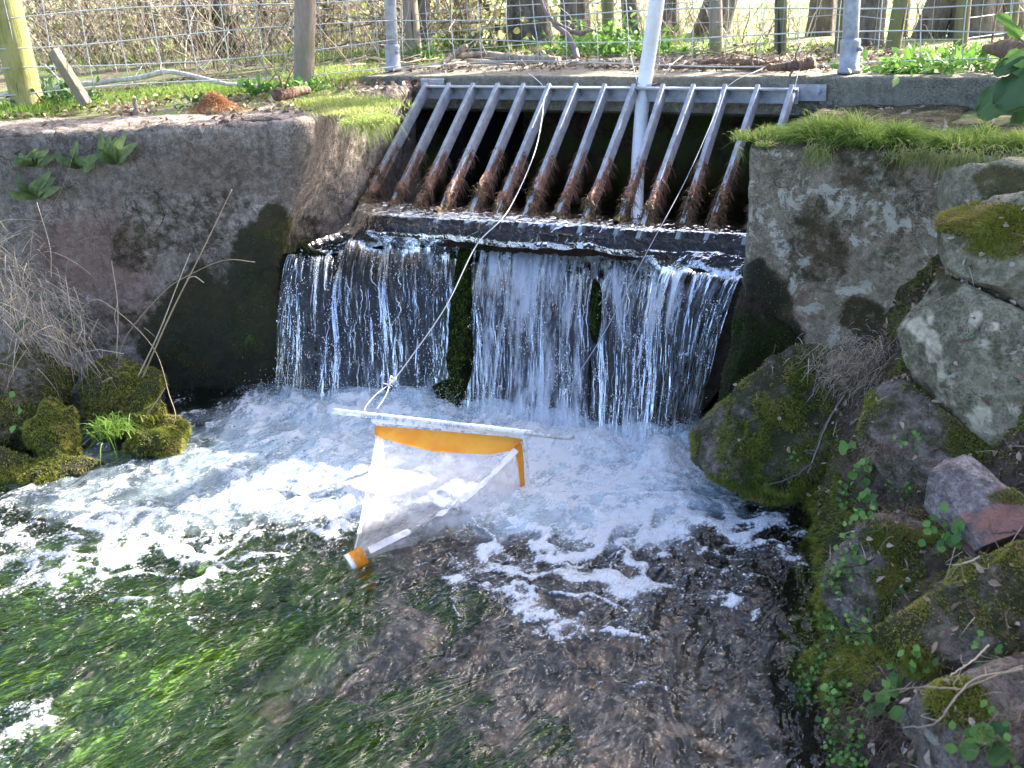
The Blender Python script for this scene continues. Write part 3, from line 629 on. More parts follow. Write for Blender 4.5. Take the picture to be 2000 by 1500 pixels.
# culvert tunnel, inner darkness put into its near-black wall colour
bg = Bag(); q = N('culvert_darkness'); p = q.pos(); M_tun = q.done(q.bsdf(q.mix(q.ramp(q.noise(p, 9, 4), .3, .7), (.006, .005, .004), (.018, .014, .01)), .85, q.bump(q.noise(p, 40, 4), .7, .02)))
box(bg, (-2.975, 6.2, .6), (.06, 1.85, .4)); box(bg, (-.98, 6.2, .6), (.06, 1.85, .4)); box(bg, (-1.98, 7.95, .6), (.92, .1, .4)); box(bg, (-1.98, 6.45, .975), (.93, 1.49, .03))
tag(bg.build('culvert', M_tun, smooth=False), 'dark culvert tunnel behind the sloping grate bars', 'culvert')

# ------------------------------------------------------------------ grate
q = N('galvanised_steel'); p = q.pos(); zc = q.n('SeparateXYZ', {0: p}).outputs[2]
c = q.mix(q.ramp(q.noise(p, 25, 4, .7), .35, .65), (.24, .26, .29), (.36, .38, .41)); c = q.mix(q.ramp(q.noise(q.pos((1, 1, .3)), 60, 3), .55, .75, 0, .5), c, (.4, .41, .42))
M_galv = q.done(q.bsdf(c, q.ramp(q.noise(p, 40, 3), .3, .7, .35, .6), q.bump(q.noise(p, 120, 3), .25, .003), Metallic=.15))
M_algae = MR('brown_algae', [(.07, .065, .015), (.15, .09, .05), (.3, .155, .1), (.4, .24, .17)], noise=90, trans=.1)
grate = empty('grate', (-2.0, 3.93, 1.025), 'sloping galvanised metal bar grate across the culvert mouth', 'grate')
bg = Bag(); TX = [-2.805, -2.68, -2.555, -2.43, -2.303, -2.18, -2.053, -1.925, -1.797, -1.673, -1.547, -1.42, -1.293, -1.165]
box(bg, (-1.985, 3.945, 1.02), (.835, .006, .026)); box(bg, (-1.985, 3.925, 1.049), (.835, .024, .0035))
kids = [bevel(bg.build('beam', M_galv, smooth=False), .0015)]
for x in (-2.84, -1.12):
    bg = Bag(); box(bg, (x+(.02 if x < -2 else 0), 3.984, 1.045 if x < -2 else 1.03), (.062, .005, .03)); box(bg, (-2.79 if x < -2 else -1.18, 3.962, 1.035), (.012, .02, .012)); kids.append(bevel(bg.build('bracket', M_galv, smooth=False), .0015))
    bg = Bag(); bxx = x-.02 if x < -2 else x+.035
    tubes(bg, [[bxx, 3.98, 1.035], [bxx, 3.969, 1.035]], .011, 6); tubes(bg, [[bxx, 3.97, 1.035], [bxx, 3.960, 1.035]], .006, 8); kids.append(bg.build('bolt', M_galv, smooth=False))
foot = [(710, 395), (765, 402), (811, 410), (860, 416), (920, 417), (968, 420), (1025, 424), (1088, 427), (1140, 434), (1210, 437), (1255, 444), (1331, 445), (1387, 448)]
for i, x in enumerate(TX):
    a = np.array([x, 3.915, 1.06]); b = atz(*foot[i], Z_UP) if i < 13 else np.array([-1.135, 3.38, Z_UP])
    d = b-a; L = np.linalg.norm(d); d /= L; sx = np.array([1., 0, 0]); sx = nrm(sx-sx.dot(d)*d); u = np.cross(d, sx)
    if u[2] < 0: u = -u
    bg = Bag(); box(bg, a+d*(L+.06)/2-u*.014, ((L+.06)/2, .0085, .025), [d, sx, u])
    bar = bevel(bg.build('bar', M_galv, smooth=False), .002); kids.append(bar)
    # algae sleeve
    bg = Bag(); n = 60; t = np.linspace(.50+rng.uniform(-.03, .03), 1.02, n); c_ = a+d*(L*t)[:, None]-u*.014
    th = np.linspace(0, 2*np.pi, 18, endpoint=False)
    rad = (.0095+.005*sst(.6, .95, t)+.006*sst(.93, 1.02, t))*sst(-.02, .06, t-t[0]+.012)
    rg = rad[:, None]*(1+(.5+1.5*sst(.6, .9, t))[:, None]*(fbm(xyz(t[:, None]*15+i*7, np.cos(th)[None]*1.3, np.sin(th)[None]*1.3), 1, 4, 140)-.42))
    V = c_[:, None]+rg[..., None]*(sx*np.cos(th)[None, :, None]+2.3*u*np.sin(th)[None, :, None]*(1-.35*sst(.7, 1, t))[:, None, None])
    kk = np.arange(n*18).reshape(n, 18); kj = np.roll(kk, -1, 1)
    colr = np.clip(.75-.55*sst(.8, 1., t)[:, None]+.8*(fbm(xyz(t[:, None]*30+i, np.cos(th)[None], np.sin(th)[None]), 1, 3, 141)-.5), 0, 1)
    bg.add(V, np.stack([kk[:-1], kk[1:], kj[1:], kj[:-1]], -1).reshape(-1, 4), colr.ravel())
    nfb = 800; ti = rng.integers(2, n, nfb); ai = rng.integers(0, 18, nfb); pb = V[ti, ai]; od = pb-c_[ti]; od /= np.linalg.norm(od, axis=1, keepdims=True)
    cl = fbm(xyz(ti/5.+i*3, ai/3., 0*ti), 1, 2, 142); ok = cl > .44
    blades(bg, pb[ok], od[ok]*.8+rng.normal(size=od[ok].shape)*.5+np.array([0, 0, -.4]), rng.uniform(.010, .042, ok.sum()), .003, .9, np.clip(colr[ti, ai][ok]*.8+rng.normal(size=ok.sum())*.12, 0, 1), 3)
    # green clump
    if i % 2 == 0 or i > 8:
        nc = 220; tc = rng.uniform(.78, .92); pc = a+d*L*tc+rng.normal(size=(nc, 3))*np.array([.012, .012, .02])
        blades(bg, pc, rng.normal(size=(nc, 3))+np.array([0, -.3, 0]), rng.uniform(.008, .022, nc), .004, .5, rng.uniform(0, .25, nc), 2)
    al = bg.build('algae', M_algae, bar, smooth=False)
adopt(grate, *kids)

# ------------------------------------------------------------------ white pipe
q = N('white_plastic'); p = q.pos(); M_white = q.done(q.bsdf(q.mix(q.ramp(q.noise(p, 30, 5, .7), .4, .75), (.93, .93, .92), (.82, .81, .78)), .4))
bg = Bag(); pts = np.array([aty(1292, -110, 3.86), aty(1283, 0, 3.88), aty(1259, 165, 3.965), aty(1247, 300, 3.83), atz(1243, 420, Z_UP-.02)])
tubes(bg, polycurve(pts, 30), np.interp(np.linspace(0, 1, 30), [0, .5, 1], [.031, .0285, .025]), 20); pip = bg.build('pipe', M_white)
tag(pip, 'long white plastic pipe standing upright behind the grate beam and dipping in the water', 'pipe')
bg = Bag(); c0 = pts[2]
for k in range(3):
    th = np.linspace(0, 2*np.pi, 20); tubes(bg, np.stack([c0[0]+.0275*np.cos(th), c0[1]+.0275*np.sin(th)-.0, c0[2]-.0+.004*k+.004*np.sin(th*2+k)], -1), .0018, 5, .5)
M_rope = MR('pale_cord', [(.6, .57, .52), (.72, .7, .66)]); M_cordg = MR('grey_cord', [(.25, .27, .32), (.4, .42, .46)])
adopt_later = []
tubes(bg, polycurve([c0+[.02, -.03, 0], aty(1285, 160, 4.0)+[0, 0, .0], aty(1310, 128, 4.2), aty(1335, 108, 4.6)], 20), .0016, 5)
tubes(bg, polycurve([c0+[-.02, -.03, 0], aty(1243, 155, 3.97), aty(1232, 110, 4.3)], 14), .0013, 5)
tag(bg.build('cord', M_cordg), 'grey cord lashing the white pipe to the beam of the grate', 'cord')

# ------------------------------------------------------------------ drift net
net = empty('drift_net', (-1.75, 2.42, .0), 'white framed drift net with orange band and clear tapering bag set in the foam', 'net')
ZB = .19; A = atz(650, 803, ZB); A2 = atz(745, 817, ZB); B2 = atz(1010, 843, ZB); B = atz(1112, 855, ZB)
q = N('painted_steel'); p = q.pos(); M_paint = q.done(q.bsdf(q.mix(q.ramp(q.noise(p, 60, 5, .7), .5, .68), (.82, .81, .79), (.4, .38, .35)), .35, q.bump(q.noise(p, 150, 3), .35, .004)))
q = N('ribbed_steel'); p = q.pos(); M_rib = q.done(q.bsdf(q.mix(q.ramp(q.noise(p, 70, 4), .4, .7), (.6, .58, .54), (.3, .28, .25)), .4, q.bump(q.n('TexWave', {'Vector': p, 'Scale': 45.}).outputs[1], .8, .004)))
kids = []
bg = Bag(); tubes(bg, np.linspace(A, atz(1035, 846, ZB), 24), .0095, 12); kids.append(bg.build('crossbar', M_paint))
bg = Bag(); tubes(bg, polycurve([atz(1025, 847, ZB), atz(1070, 852, ZB), atz(1108, 856, ZB), atz(1121, 853, ZB+.006)], 20), .006, 8); kids.append(bg.build('bar_end', M_rib))
fy = lambda P_, dz: P_+np.array([0, 0, dz])
FL = atz(738, 820, ZB-.012); FR = atz(1024, 850, ZB-.012)
bg = Bag()
fr_pts = [FL+[0, 0, -.3], FL+[0, 0, -.05], FL+[.004, 0, -.012], FL+[.025, 0, 0], FR+[-.025, 0, 0], FR+[-.004, 0, -.012], FR+[0, 0, -.05], FR+[0, 0, -.3]]
tubes(bg, polycurve(fr_pts, 70), .0085, 10); kids.append(bg.build('frame', M_paint))
# bag: grid from mouth loop to cod end
COD = atz(700, 1090, .012)
rim_t = np.linspace(0, 1, 160)
rim = polycurve([FL+[.002, -.012, -.21], FL+[.002, -.012, -.05], FL+[.012, -.012, -.018], FL+[.045, -.012, -.012], FR+[-.045, -.012, -.012], FR+[-.010, -.012, -.02], FR+[-.003, -.012, -.06], FR+[-.003, -.012, -.21]], 160)
LN = 130; tl = np.linspace(0, 1, LN)
cdir = nrm(COD-(FL+FR)/2); ang = np.pi*(1-rim_t)
side_ = nrm(np.cross(cdir, [0, 0, 1.])); upv = np.cross(side_, cdir)
codr = COD+(-side_*-1)[None]*0+.022*(np.cos(ang)[:, None]*side_*(1 if side_[0] > 0 else -1)+np.sin(ang)[:, None]*np.abs(upv))
bagP = rim[:, None]*(1-tl)[None, :, None]+codr[:, None]*tl[None, :, None]
sag = np.sin(np.pi*tl)[None]*np.sin(np.pi*rim_t)[:, None]**.6
bagP[..., 2] -= .038*sag
fold = (fbm(xyz(rim_t[:, None]*7, tl[None]*1.5, 0), 1, 4, 150)-.5)
bagP[..., 2] += .028*fold*np.sin(np.pi*tl)[None]**.5+.006*(fbm(xyz(rim_t[:, None]*40, tl[None]*14, 0), 1, 3, 151)-.5)*np.sin(np.pi*tl)[None]
bagP[..., 0] += (.05*np.sin(np.pi*np.clip(tl*1.15, 0, 1))[None]*sst(.55, 1, rim_t)[:, None])+.02*(fbm(xyz(rim_t[:, None]*6, tl[None]*2, 5), 1, 3, 152)-.5)*np.sin(np.pi*tl)[None]
q = N('clear_mesh_fabric'); p = q.pos()
fk = q.bump(q.math('ADD', q.noise(p, 30, 4, .6, .5), q.math('MULTIPLY', q.noise(p, 600, 2), .1)), .6, .012)
fa = q.mixs(.5, q.bsdf((.92, .9, .92), .3, fk, **{'Specular IOR Level': .8}), q.n('BsdfTranslucent', {0: (.85, .82, .84, 1)}).outputs[0])
M_net = q.done(q.mixs(q.ramp(q.noise(p, 22, 4, .6), .3, .7, .2, .52), q.n('BsdfTransparent', {0: (.97, .96, .97, 1)}).outputs[0], fa))
kids.append(surf('mesh_bag', bagP, M_net))
q = N('orange_fabric'); p = q.pos(); oc = q.mix(q.ramp(q.noise(p, 12, 4), .35, .65), (.85, .33, .03), (.92, .45, .05)); oc = q.mix(q.ramp(q.noise(p, 75, 5, .8), .66, .74), oc, (.2, .07, .02))
M_or = q.done(q.mixs(.5, q.bsdf(oc, .5, q.bump(q.noise(p, 60, 4), .4, .006)), q.n('BsdfTranslucent', {0: oc}).outputs[0]))
# orange band following rim with wavy inner edge
wv = .10+.05*np.sin(rim_t*np.pi)*0+.035*np.exp(-((rim_t-.5)/.10)**2)+.012*(fbm(xyz(rim_t*12, 0*rim_t, 0*rim_t), 1, 3, 160)-.5)*2
wv = np.interp(rim_t, [0, .3, .36, .44, .5, .56, .62, .68, .74, 1], [.03, .045, .055, .095, .15, .13, .09, .1, .07, .045])+.006*(fbm(xyz(rim_t*30, 0*rim_t, 0*rim_t), 1, 2, 160)-.5)
bw = np.linspace(-.012, 1, 16); bi = []
for k in bw:
    tt = np.clip(wv*k, 0, 1)*(LN-1); j0 = tt.astype(int); f_ = (tt-j0)[:, None]; i_ = np.arange(160); bi.append(bagP[i_, j0]*(1-f_)+bagP[i_, np.minimum(j0+1, LN-1)]*f_)
band = np.stack(bi, 1); nb3 = normals(band); nb3 = nb3 if nb3[80, 5, 2] > 0 else -nb3
kids.append(surf('orange_band', band+nb3*.0025, M_or))
# seams
q = N('white_webbing'); p = q.pos(); M_web = q.done(q.mixs(.3, q.bsdf(q.mix(q.ramp(q.noise(p, 50, 4), .45, .7), (.82, .8, .8), (.6, .52, .48)), .6), q.n('BsdfTranslucent', {0: (.8, .8, .8, 1)}).outputs[0]))
nbag = normals(bagP); nbag = nbag if nbag[80, 60, 2] > 0 else -nbag
for i0, i1 in ((120, 116), (34, 40)):
    ii_ = np.linspace(i0, i1, LN).astype(int); cen = bagP[ii_, np.arange(LN)][int(.05*LN):-4]+nrm(CAM-COD)*.016
    tt = np.gradient(cen, axis=0); tt /= np.linalg.norm(tt, axis=1, keepdims=True); sd = np.cross(tt, nbag[ii_, np.arange(LN)][int(.05*LN):-4]); wdt = .010 if i0 > 100 else .006
    kids.append(surf('seam_tape', np.stack([cen+sd*wdt*k for k in (-1, -.33, .33, 1)], 1), M_web))
# cod end cup
def ring(c, ax, r0, r1, h0, h1, n=26, m=10):
    a = nrm(np.cross(ax, [0, 0, 1])); b = np.cross(a, ax); th = np.linspace(0, 2*np.pi, n+1)
    return np.stack([c+ax*(h0+(h1-h0)*k)+(r0+(r1-r0)*k)*(a*np.cos(th)[:, None]+b*np.sin(th)[:, None]) for k in np.linspace(0, 1, m)], 1)
ax = nrm([atz(672, 1106, .0)[0]-COD[0], atz(672, 1106, .0)[1]-COD[1], -.012])
rg = ring(COD, ax, .025, .028, -.018, .018); kids.append(surf('orange_collar', rg+.001*np.random.default_rng(3).normal(size=rg.shape), M_or))
rg = ring(COD+ax*.017, ax, .026, .027, 0, .016, m=5); rg2 = ring(COD+ax*.033, ax, .027, .021, 0, .0, m=3); rg3 = ring(COD+ax*.033, ax, .021, .02, 0, -.02, m=4)
kids.append(surf('end_ring', np.concatenate([rg, rg2, rg3], 1), M_white))
# writing on the crossbar
M_ink = N('blue_ink').done(None) if False else None
q = N('blue_marker_ink'); M_ink = q.done(q.bsdf((.02, .12, .38), .5))
bd = nrm(B-A); tocam = nrm(CAM-(A+B)/2); nr_ = nrm(tocam-tocam.dot(bd)*bd); upd = np.cross(nr_, bd)
for txt, st, sz in (('AH BRM OCECI', atz(706, 813, ZB), .0125), ('C AB MAVB INLI', atz(862, 829, ZB), .0105)):
    cu = bpy.data.curves.new('writing', 'FONT'); cu.body = txt; cu.size = sz; cu.space_character = 1.25; cu.resolution_u = 2
    tmp = bpy.data.objects.new('tmp', cu); COL.objects.link(tmp); bpy.context.view_layer.update()
    me = bpy.data.meshes.new_from_object(tmp.evaluated_get(bpy.context.evaluated_depsgraph_get())); bpy.data.objects.remove(tmp)
    st = st+nr_*.0099-upd*.0035
    for v in me.vertices:
        th = v.co.y/.0095; pnt = st+bd*v.co.x+upd*v.co.y-nr_*.0098*(1-math.cos(th-.2)); v.co = pnt.tolist()
    me.materials.clear(); me.materials.append(M_ink); o = bpy.data.objects.new('writing', me); COL.objects.link(o); kids.append(o)
adopt(net, *kids)
# lines from grate to net
bg = Bag(); beam1 = aty(1062, 182, 3.905)
rp = polycurve([aty(1063, 178, 3.9), aty(1058, 235, 3.68), aty(1040, 310, 3.42), aty(990, 415, 3.12), aty(930, 480, 2.98), aty(870, 600, 2.8), aty(790, 715, 2.66), aty(762, 750, 2.6)], 70)
tubes(bg, rp, .0019, 6, .8)
for k in range(5):
    c_ = rp[-1-k*1]+rng.normal(size=3)*.003; tubes(bg, polycurve(c_+rng.normal(size=(5, 3))*.008, 14), .0022, 5, .9)
tubes(bg, polycurve([rp[-1], aty(735, 770, 2.52), atz(714, 795, ZB+.004), atz(712, 812, ZB)], 18), .0013, 5, .3)
tubes(bg, polycurve([rp[-1], aty(752, 775, 2.52), aty(735, 800, 2.45)], 12), .0011, 5, .3)
tag(bg.build('rope', M_rope), 'thick pale knotted rope from the grate to the left end of the net bar', 'rope')
bg = Bag(); r2 = polycurve([aty(1410, 178, 3.9), aty(1395, 225, 3.66), aty(1340, 350, 3.36), aty(1262, 495, 3.04), aty(1180, 650, 2.84), aty(1103, 770, 2.68)], 60)
tubes(bg, r2, .0014, 5, .4); tubes(bg, polycurve([aty(1108, 760, 2.7), aty(1098, 775, 2.66)], 8), .0035, 6, .9); tubes(bg, polycurve([r2[-1], aty(1080, 815, 2.58), atz(1068, 852, ZB)], 12), .0009, 4, .3)
tag(bg.build('cord', M_cordg), 'thin grey cord running from the grate to the right end of the net bar', 'cord')
bg = Bag(); tubes(bg, polycurve([aty(1033, 143, 4.0), aty(1058, 165, 3.96), aty(1064, 185, 3.9), aty(1076, 188, 3.9)], 20), .0016, 5, .6); tubes(bg, polycurve([aty(1410, 178, 3.9), aty(1440, 155, 3.95), aty(1480, 138, 4.05), aty(1500, 128, 4.3)], 20), .0014, 5, .6)
tubes(bg, polycurve([aty(1545, 215, 3.9), aty(1560, 140, 3.99), aty(1580, 110, 4.3)], 14), .0013, 5, .6)
tag(bg.build('cord', M_rope), 'loose pale cord ends lying over the slab edge by the grate beam', 'cord')

# ------------------------------------------------------------------ boulders and right bank
def tps(ctrl):
    c = np.array([(a/1000., b/1000.) for a, b, _ in ctrl]); v = np.array([s for *_, s in ctrl])
    def U(r): return np.where(r > 0, r*r*np.log(r+1e-9), 0)
    n = len(c); K = U(np.linalg.norm(c[:, None]-c[None], axis=-1))+np.eye(n)*1e-3; Pm = np.concatenate([np.ones((n, 1)), c], 1)
    A_ = np.zeros((n+3, n+3)); A_[:n, :n] = K; A_[:n, n:] = Pm; A_[n:, :n] = Pm.T; sol = np.linalg.solve(A_, np.concatenate([v, np.zeros(3)]))
    def f(x, y):
        q_ = np.stack([x/1000., y/1000.], -1); k = U(np.linalg.norm(q_[..., None, :]-c, axis=-1)); return k@sol[:n]+sol[n]+q_@sol[n+1:]
    return f
def dz(px, py, z): d = ray(px, py); return (px, py, (z-1.5)/d[2]*1000)
def dy(px, py, Y_): d = ray(px, py); return (px, py, Y_/d[1]*1000)
ctrl = [dz(1385, 900, -.03), dz(1535, 985, -.03), dz(1580, 1110, -.03), dz(1570, 1300, -.03), dz(1605, 1500, -.03), dz(1650, 1720, -.03), dz(1300, 905, -.25), dz(1480, 1040, -.25), dz(1500, 1300, -.28), dz(1520, 1600, -.28),
        dy(1600, 690, 3.04), dy(1500, 640, 3.1), dy(1700, 600, 3.02), dy(1800, 480, 3.0), dy(2000, 350, 2.98), dy(2300, 330, 2.9), dy(1450, 760, 3.0),
        dz(1480, 850, .16), dz(1650, 820, .3), dz(1750, 850, .36), dz(1900, 1000, .34), dz(1700, 1050, .22), dz(1700, 1180, .17), dz(1950, 1200, .35), dz(1900, 1400, .27), dz(1750, 1450, .1), dz(2000, 1500, .3), dz(2050, 900, .5), dz(2100, 700, .65),
        dz(2500, 1000, .7), dz(2500, 1500, .6), dz(2500, 700, .8), dz(2000, 1900, .3)]
bf = tps(ctrl)
px_, py_ = np.meshgrid(np.linspace(1330, 2500, 480), np.linspace(0, 1, 560), indexing='ij')
top_ = np.interp(px_, [1330, 1400, 1500, 1600, 1700, 1760, 1850, 2500], [915, 880, 800, 700, 655, 560, 490, 430]); py_ = top_+py_*(1950-top_)
sc_ = bf(px_, py_)/1000.
rays = np.stack([px_-1000, py_-750, np.full_like(px_, F)], -1)@R.T
bankP = CAM+rays*sc_[..., None]
nbk = normals(bankP); nbk = nbk if (nbk[200, 200]*(CAM-bankP[200, 200])).sum() > 0 else -nbk
bankP = bankP+nbk*(.07*(fbm(bankP, 8, 4, 170)-.5)+.03*(fbm(bankP, 30, 4, 171)-.5)+.01*(fbm(bankP, 90, 3, 172)-.5))[..., None]
bankP[..., 1] = np.minimum(bankP[..., 1], 3.09+0*bankP[..., 1])
nwb = fbm(bankP, 7, 4, 173)-.5
mossb = np.clip(.5+1.2*nwb, 0, 1); mossb = np.where(ell(px_, py_, [(1850, 1330, 260, 60, 1), (1750, 1420, 120, 80, 1), (1690, 900, 80, 60, .7)], nwb) > .5, .15, mossb)
wetb = np.clip(1-sst(.0, .07, bankP[..., 2]), 0, 1)*.9
struct(surf('bank', bankP, M_bank, attrs={'mk': np.stack([mossb, .25+nwb*.5, np.maximum(wetb, .3)], -1)}))
def boulder(poly, T, mat, label, tilt=(0, 0, .35), dfac=.97, seed=0, moss=.3, red=.1, wet=.1, amp=.02, fac=9, mossl=None, redl=None, dY=None, group=None, name='boulder', nw_=7, lvl=None):
    poly = np.array(poly, float); c = poly.mean(0)
    s0 = (bf(np.array([c[0]]), np.array([c[1]]))[0]/1000.)*dfac
    if dY: s0 = dY/ray(*c)[1]
    if lvl is not None: s0 = (lvl-1.5)/ray(*c)[2]
    pc = CAM+ray(*c)*s0; nv = nrm(nrm(CAM-pc)+np.array(tilt))
    W_ = []
    for p_ in poly:
        d = ray(*p_); s_ = ((pc-CAM)@nv)/(d@nv); W_.append(CAM+d*s_)
    W_ = np.array(W_)
    ax = nrm(np.cross(nv, [0, 0, 1.])); ay = np.cross(nv, ax); q2 = np.stack([(W_-pc)@ax, (W_-pc)@ay], -1)
    th = np.arctan2(q2[:, 1], q2[:, 0]); rr = np.hypot(q2[:, 0], q2[:, 1]); o = np.argsort(th); th = th[o]; rr = rr[o]
    n = 220; m_ = 90; TH = np.linspace(-np.pi, np.pi, n)
    # straight polygon edges
    xs = np.concatenate([q2[o][-1:], q2[o], q2[o][:1]])
    rb = np.zeros(n)
    for k in range(len(xs)-1):
        a, b = xs[k], xs[k+1]
        for i_, t_ in enumerate(TH):
            u_ = np.array([np.cos(t_), np.sin(t_)]); den = u_[0]*(b-a)[1]-u_[1]*(b-a)[0]
            if abs(den) < 1e-9: continue
            s_ = (a[0]*(b-a)[1]-a[1]*(b-a)[0])/den; v_ = (u_*s_-a)@(b-a)/max(1e-12, ((b-a)@(b-a)))
            if s_ > 0 and -.001 <= v_ <= 1.001: rb[i_] = max(rb[i_], s_)
    bad = rb <= 0
    if bad.any(): rb[bad] = np.interp(TH[bad], TH[~bad], rb[~bad])
    ker = np.array([0, 1, 2, 1, 0])/4.; rb = np.convolve(np.concatenate([rb[-3:-1], rb, rb[1:3]]), ker, 'same')[2:-2]; rb[-1] = rb[0]
    v = np.linspace(-1, 1, m_*2)     # -1 back centre .. 1 front centre
    r = 1-np.abs(v); r = np.where(v > 0, (1-v**3)**.55*1., (1-(-v)**3)**.5)
    H = np.where(v > 0, T*(1-(1-v)**2.6)**.9, -T*1.0*(1-(1+v)**2.2)**.8)
    P = pc+(rb[:, None]*r[None])[..., None]*(ax*np.cos(TH)[:, None, None]+ay*np.sin(TH)[:, None, None])+H[None, :, None]*nv
    rd = P-pc; N3 = rd/np.maximum(np.linalg.norm(rd, axis=-1, keepdims=True), 1e-6)
    # facets: soft clipping by random planes
    r0 = np.random.default_rng(seed)
    for k in range(fac):
        pn = nrm(nv*r0.uniform(.4, 1)+ax*r0.uniform(-1, 1)+ay*r0.uniform(-1, 1)); hgt = (rd@pn).max()*r0.uniform(.62, .86)
        ex = np.clip((P-pc)@pn-hgt, 0, None); P = P-pn*(ex*.97)[..., None]
    so_ = seed*3.7; Q = P+so_
    d = amp*1.6*(fbm(Q, 6, 3, 180)-.5)+amp*.8*(fbm(Q, 20, 4, 181)-.5)+amp*.22*(fbm(Q, 80, 3, 182)-.5)
    P = P+N3*d[..., None]; P[-1] = P[0]
    px, py = pix(P); nw = fbm(Q, nw_, 4, 183)-.5
    mo = np.clip(moss+1.1*nw, 0, 1); rdm = np.clip(red+.8*(fbm(Q, 5, 3, 184)-.5), 0, 1)
    if mossl: mo = np.maximum(np.clip(mo, 0, .45), ell(px, py, mossl, nw*.9))
    if redl: rdm = ell(px, py, redl, (fbm(Q, 28, 4, 185, .6)-.5)*2.2)
    wt = np.maximum(wet, .9*(1-sst(.0, .08, P[..., 2])))
    ob = surf(name, P, mat, attrs={'mk': np.stack([mo, rdm, wt], -1)})
    if group: tag(ob, label, 'boulder', group)
    else: tag(ob, label, 'boulder')
    Nf = normals(P); Nf = Nf if (Nf[50, 150]*nv).sum() > 0 else -Nf
    return P, Nf, mo, px, py
BL = {}
BL['top'] = boulder([(1848, 336), (1925, 334), (1985, 318), (2080, 315), (2080, 420), (1900, 425), (1845, 425), (1825, 390)], .07, M_bould, 'grey boulder at the top of the pile, brown moss on its right side', dY=2.86, seed=1, moss=.1, red=0, mossl=[(1960, 360, 60, 35, .8)])
BL['cap'] = boulder([(1838, 405), (1880, 392), (1960, 398), (2080, 400), (2120, 560), (2060, 640), (1990, 608), (1905, 568), (1850, 530), (1832, 470)], .10, M_bould, 'boulder with a thick golden moss cap, second from the top of the pile', dY=2.66, seed=2, moss=.1, red=0, mossl=[(1930, 430, 120, 40, .95), (1860, 470, 40, 40, .5)], tilt=(0, 0, .5))
BL['slab'] = boulder([(1784, 512), (1830, 508), (1862, 548), (1930, 582), (2000, 622), (2100, 670), (2110, 1000), (2000, 905), (1930, 862), (1868, 822), (1805, 765), (1768, 700), (1757, 625)], .075, M_bould, 'large pale leaning boulder with cream lichen patches below the crack', dY=2.52, seed=3, moss=.12, red=0, redl=[(1791, 640, 22, 26, 1), (1818, 622, 10, 14, 1), (1822, 677, 12, 30, 1), (1836, 725, 9, 26, 1), (1852, 768, 18, 20, 1), (1916, 818, 22, 24, 1), (1905, 621, 12, 11, 1), (1945, 635, 10, 10, 1), (1926, 674, 8, 11, 1), (1985, 800, 14, 10, .9)], mossl=[(1850, 545, 40, 45, .7), (1960, 700, 25, 30, .45), (1830, 780, 40, 60, .45)], tilt=(-.3, 0, .2), amp=.022)
BL['mid'] = boulder([(1690, 745), (1760, 745), (1850, 815), (1930, 870), (2050, 950), (2080, 1040), (1960, 1010), (1850, 985), (1740, 940), (1680, 850)], .045, M_mossrock, 'brown mossy boulder under the large pale leaning boulder', seed=4, moss=.55, tilt=(0, 0, .5), dfac=.992, fac=5)
BL['dark'] = boulder([(1590, 678), (1650, 700), (1668, 790), (1625, 900), (1550, 968), (1450, 958), (1372, 905), (1352, 868), (1400, 815), (1460, 770), (1520, 712)], .12, M_mossrock, 'large dark green mossy boulder at the right foot of the waterfall', seed=5, moss=.62, wet=.2, dfac=.985, tilt=(-.3, 0, .3), amp=.045, fac=2)
BL['niche'] = boulder([(1465, 520), (1520, 530), (1565, 640), (1540, 720), (1440, 810), (1395, 840), (1412, 740), (1440, 620)], .09, M_wetrock, 'wet black mossy rock between the waterfall and the right wall', dY=3.1, seed=6, moss=.55, wet=.5, amp=.03)
BL['block'] = boulder([(1848, 892), (1900, 902), (1960, 955), (2040, 1005), (2080, 1040), (2060, 1080), (1985, 1058), (1905, 1086), (1860, 1040), (1806, 985), (1818, 930)], .07, M_redrock, 'angular purple and red sandstone block resting on the bank', seed=7, moss=.1, redl=[(1980, 1040, 90, 60, .9)], dfac=.93, amp=.012, mossl=[(1990, 970, 90, 22, .7)])
BL['low'] = boulder([(1755, 985), (1850, 1050), (1905, 1100), (1880, 1160), (1800, 1205), (1705, 1245), (1640, 1222), (1602, 1170), (1610, 1090), (1680, 1020)], .045, M_mossrock, 'dark grey boulder with moss above the waterline on the right bank', seed=8, moss=.55, dfac=.99, tilt=(0, 0, .5), amp=.035, fac=5)
BL['slope'] = boulder([(1890, 1095), (1990, 1060), (2100, 1070), (2120, 1290), (1980, 1310), (1880, 1330), (1760, 1300), (1700, 1250), (1790, 1200)], .05, M_mossrock, 'broad boulder coated in olive moss at the right edge', seed=9, moss=.75, dfac=.988, tilt=(0, 0, .5), amp=.04, fac=5)
BL['corner'] = boulder([(1840, 1335), (1950, 1290), (2080, 1255), (2120, 1600), (1950, 1560), (1800, 1480), (1760, 1400)], .055, M_mossrock, 'smooth brown boulder in the bottom right corner', seed=10, moss=.4, dfac=.985, tilt=(0, 0, .4), amp=.03, fac=5, mossl=[(1860, 1370, 60, 45, .9)])

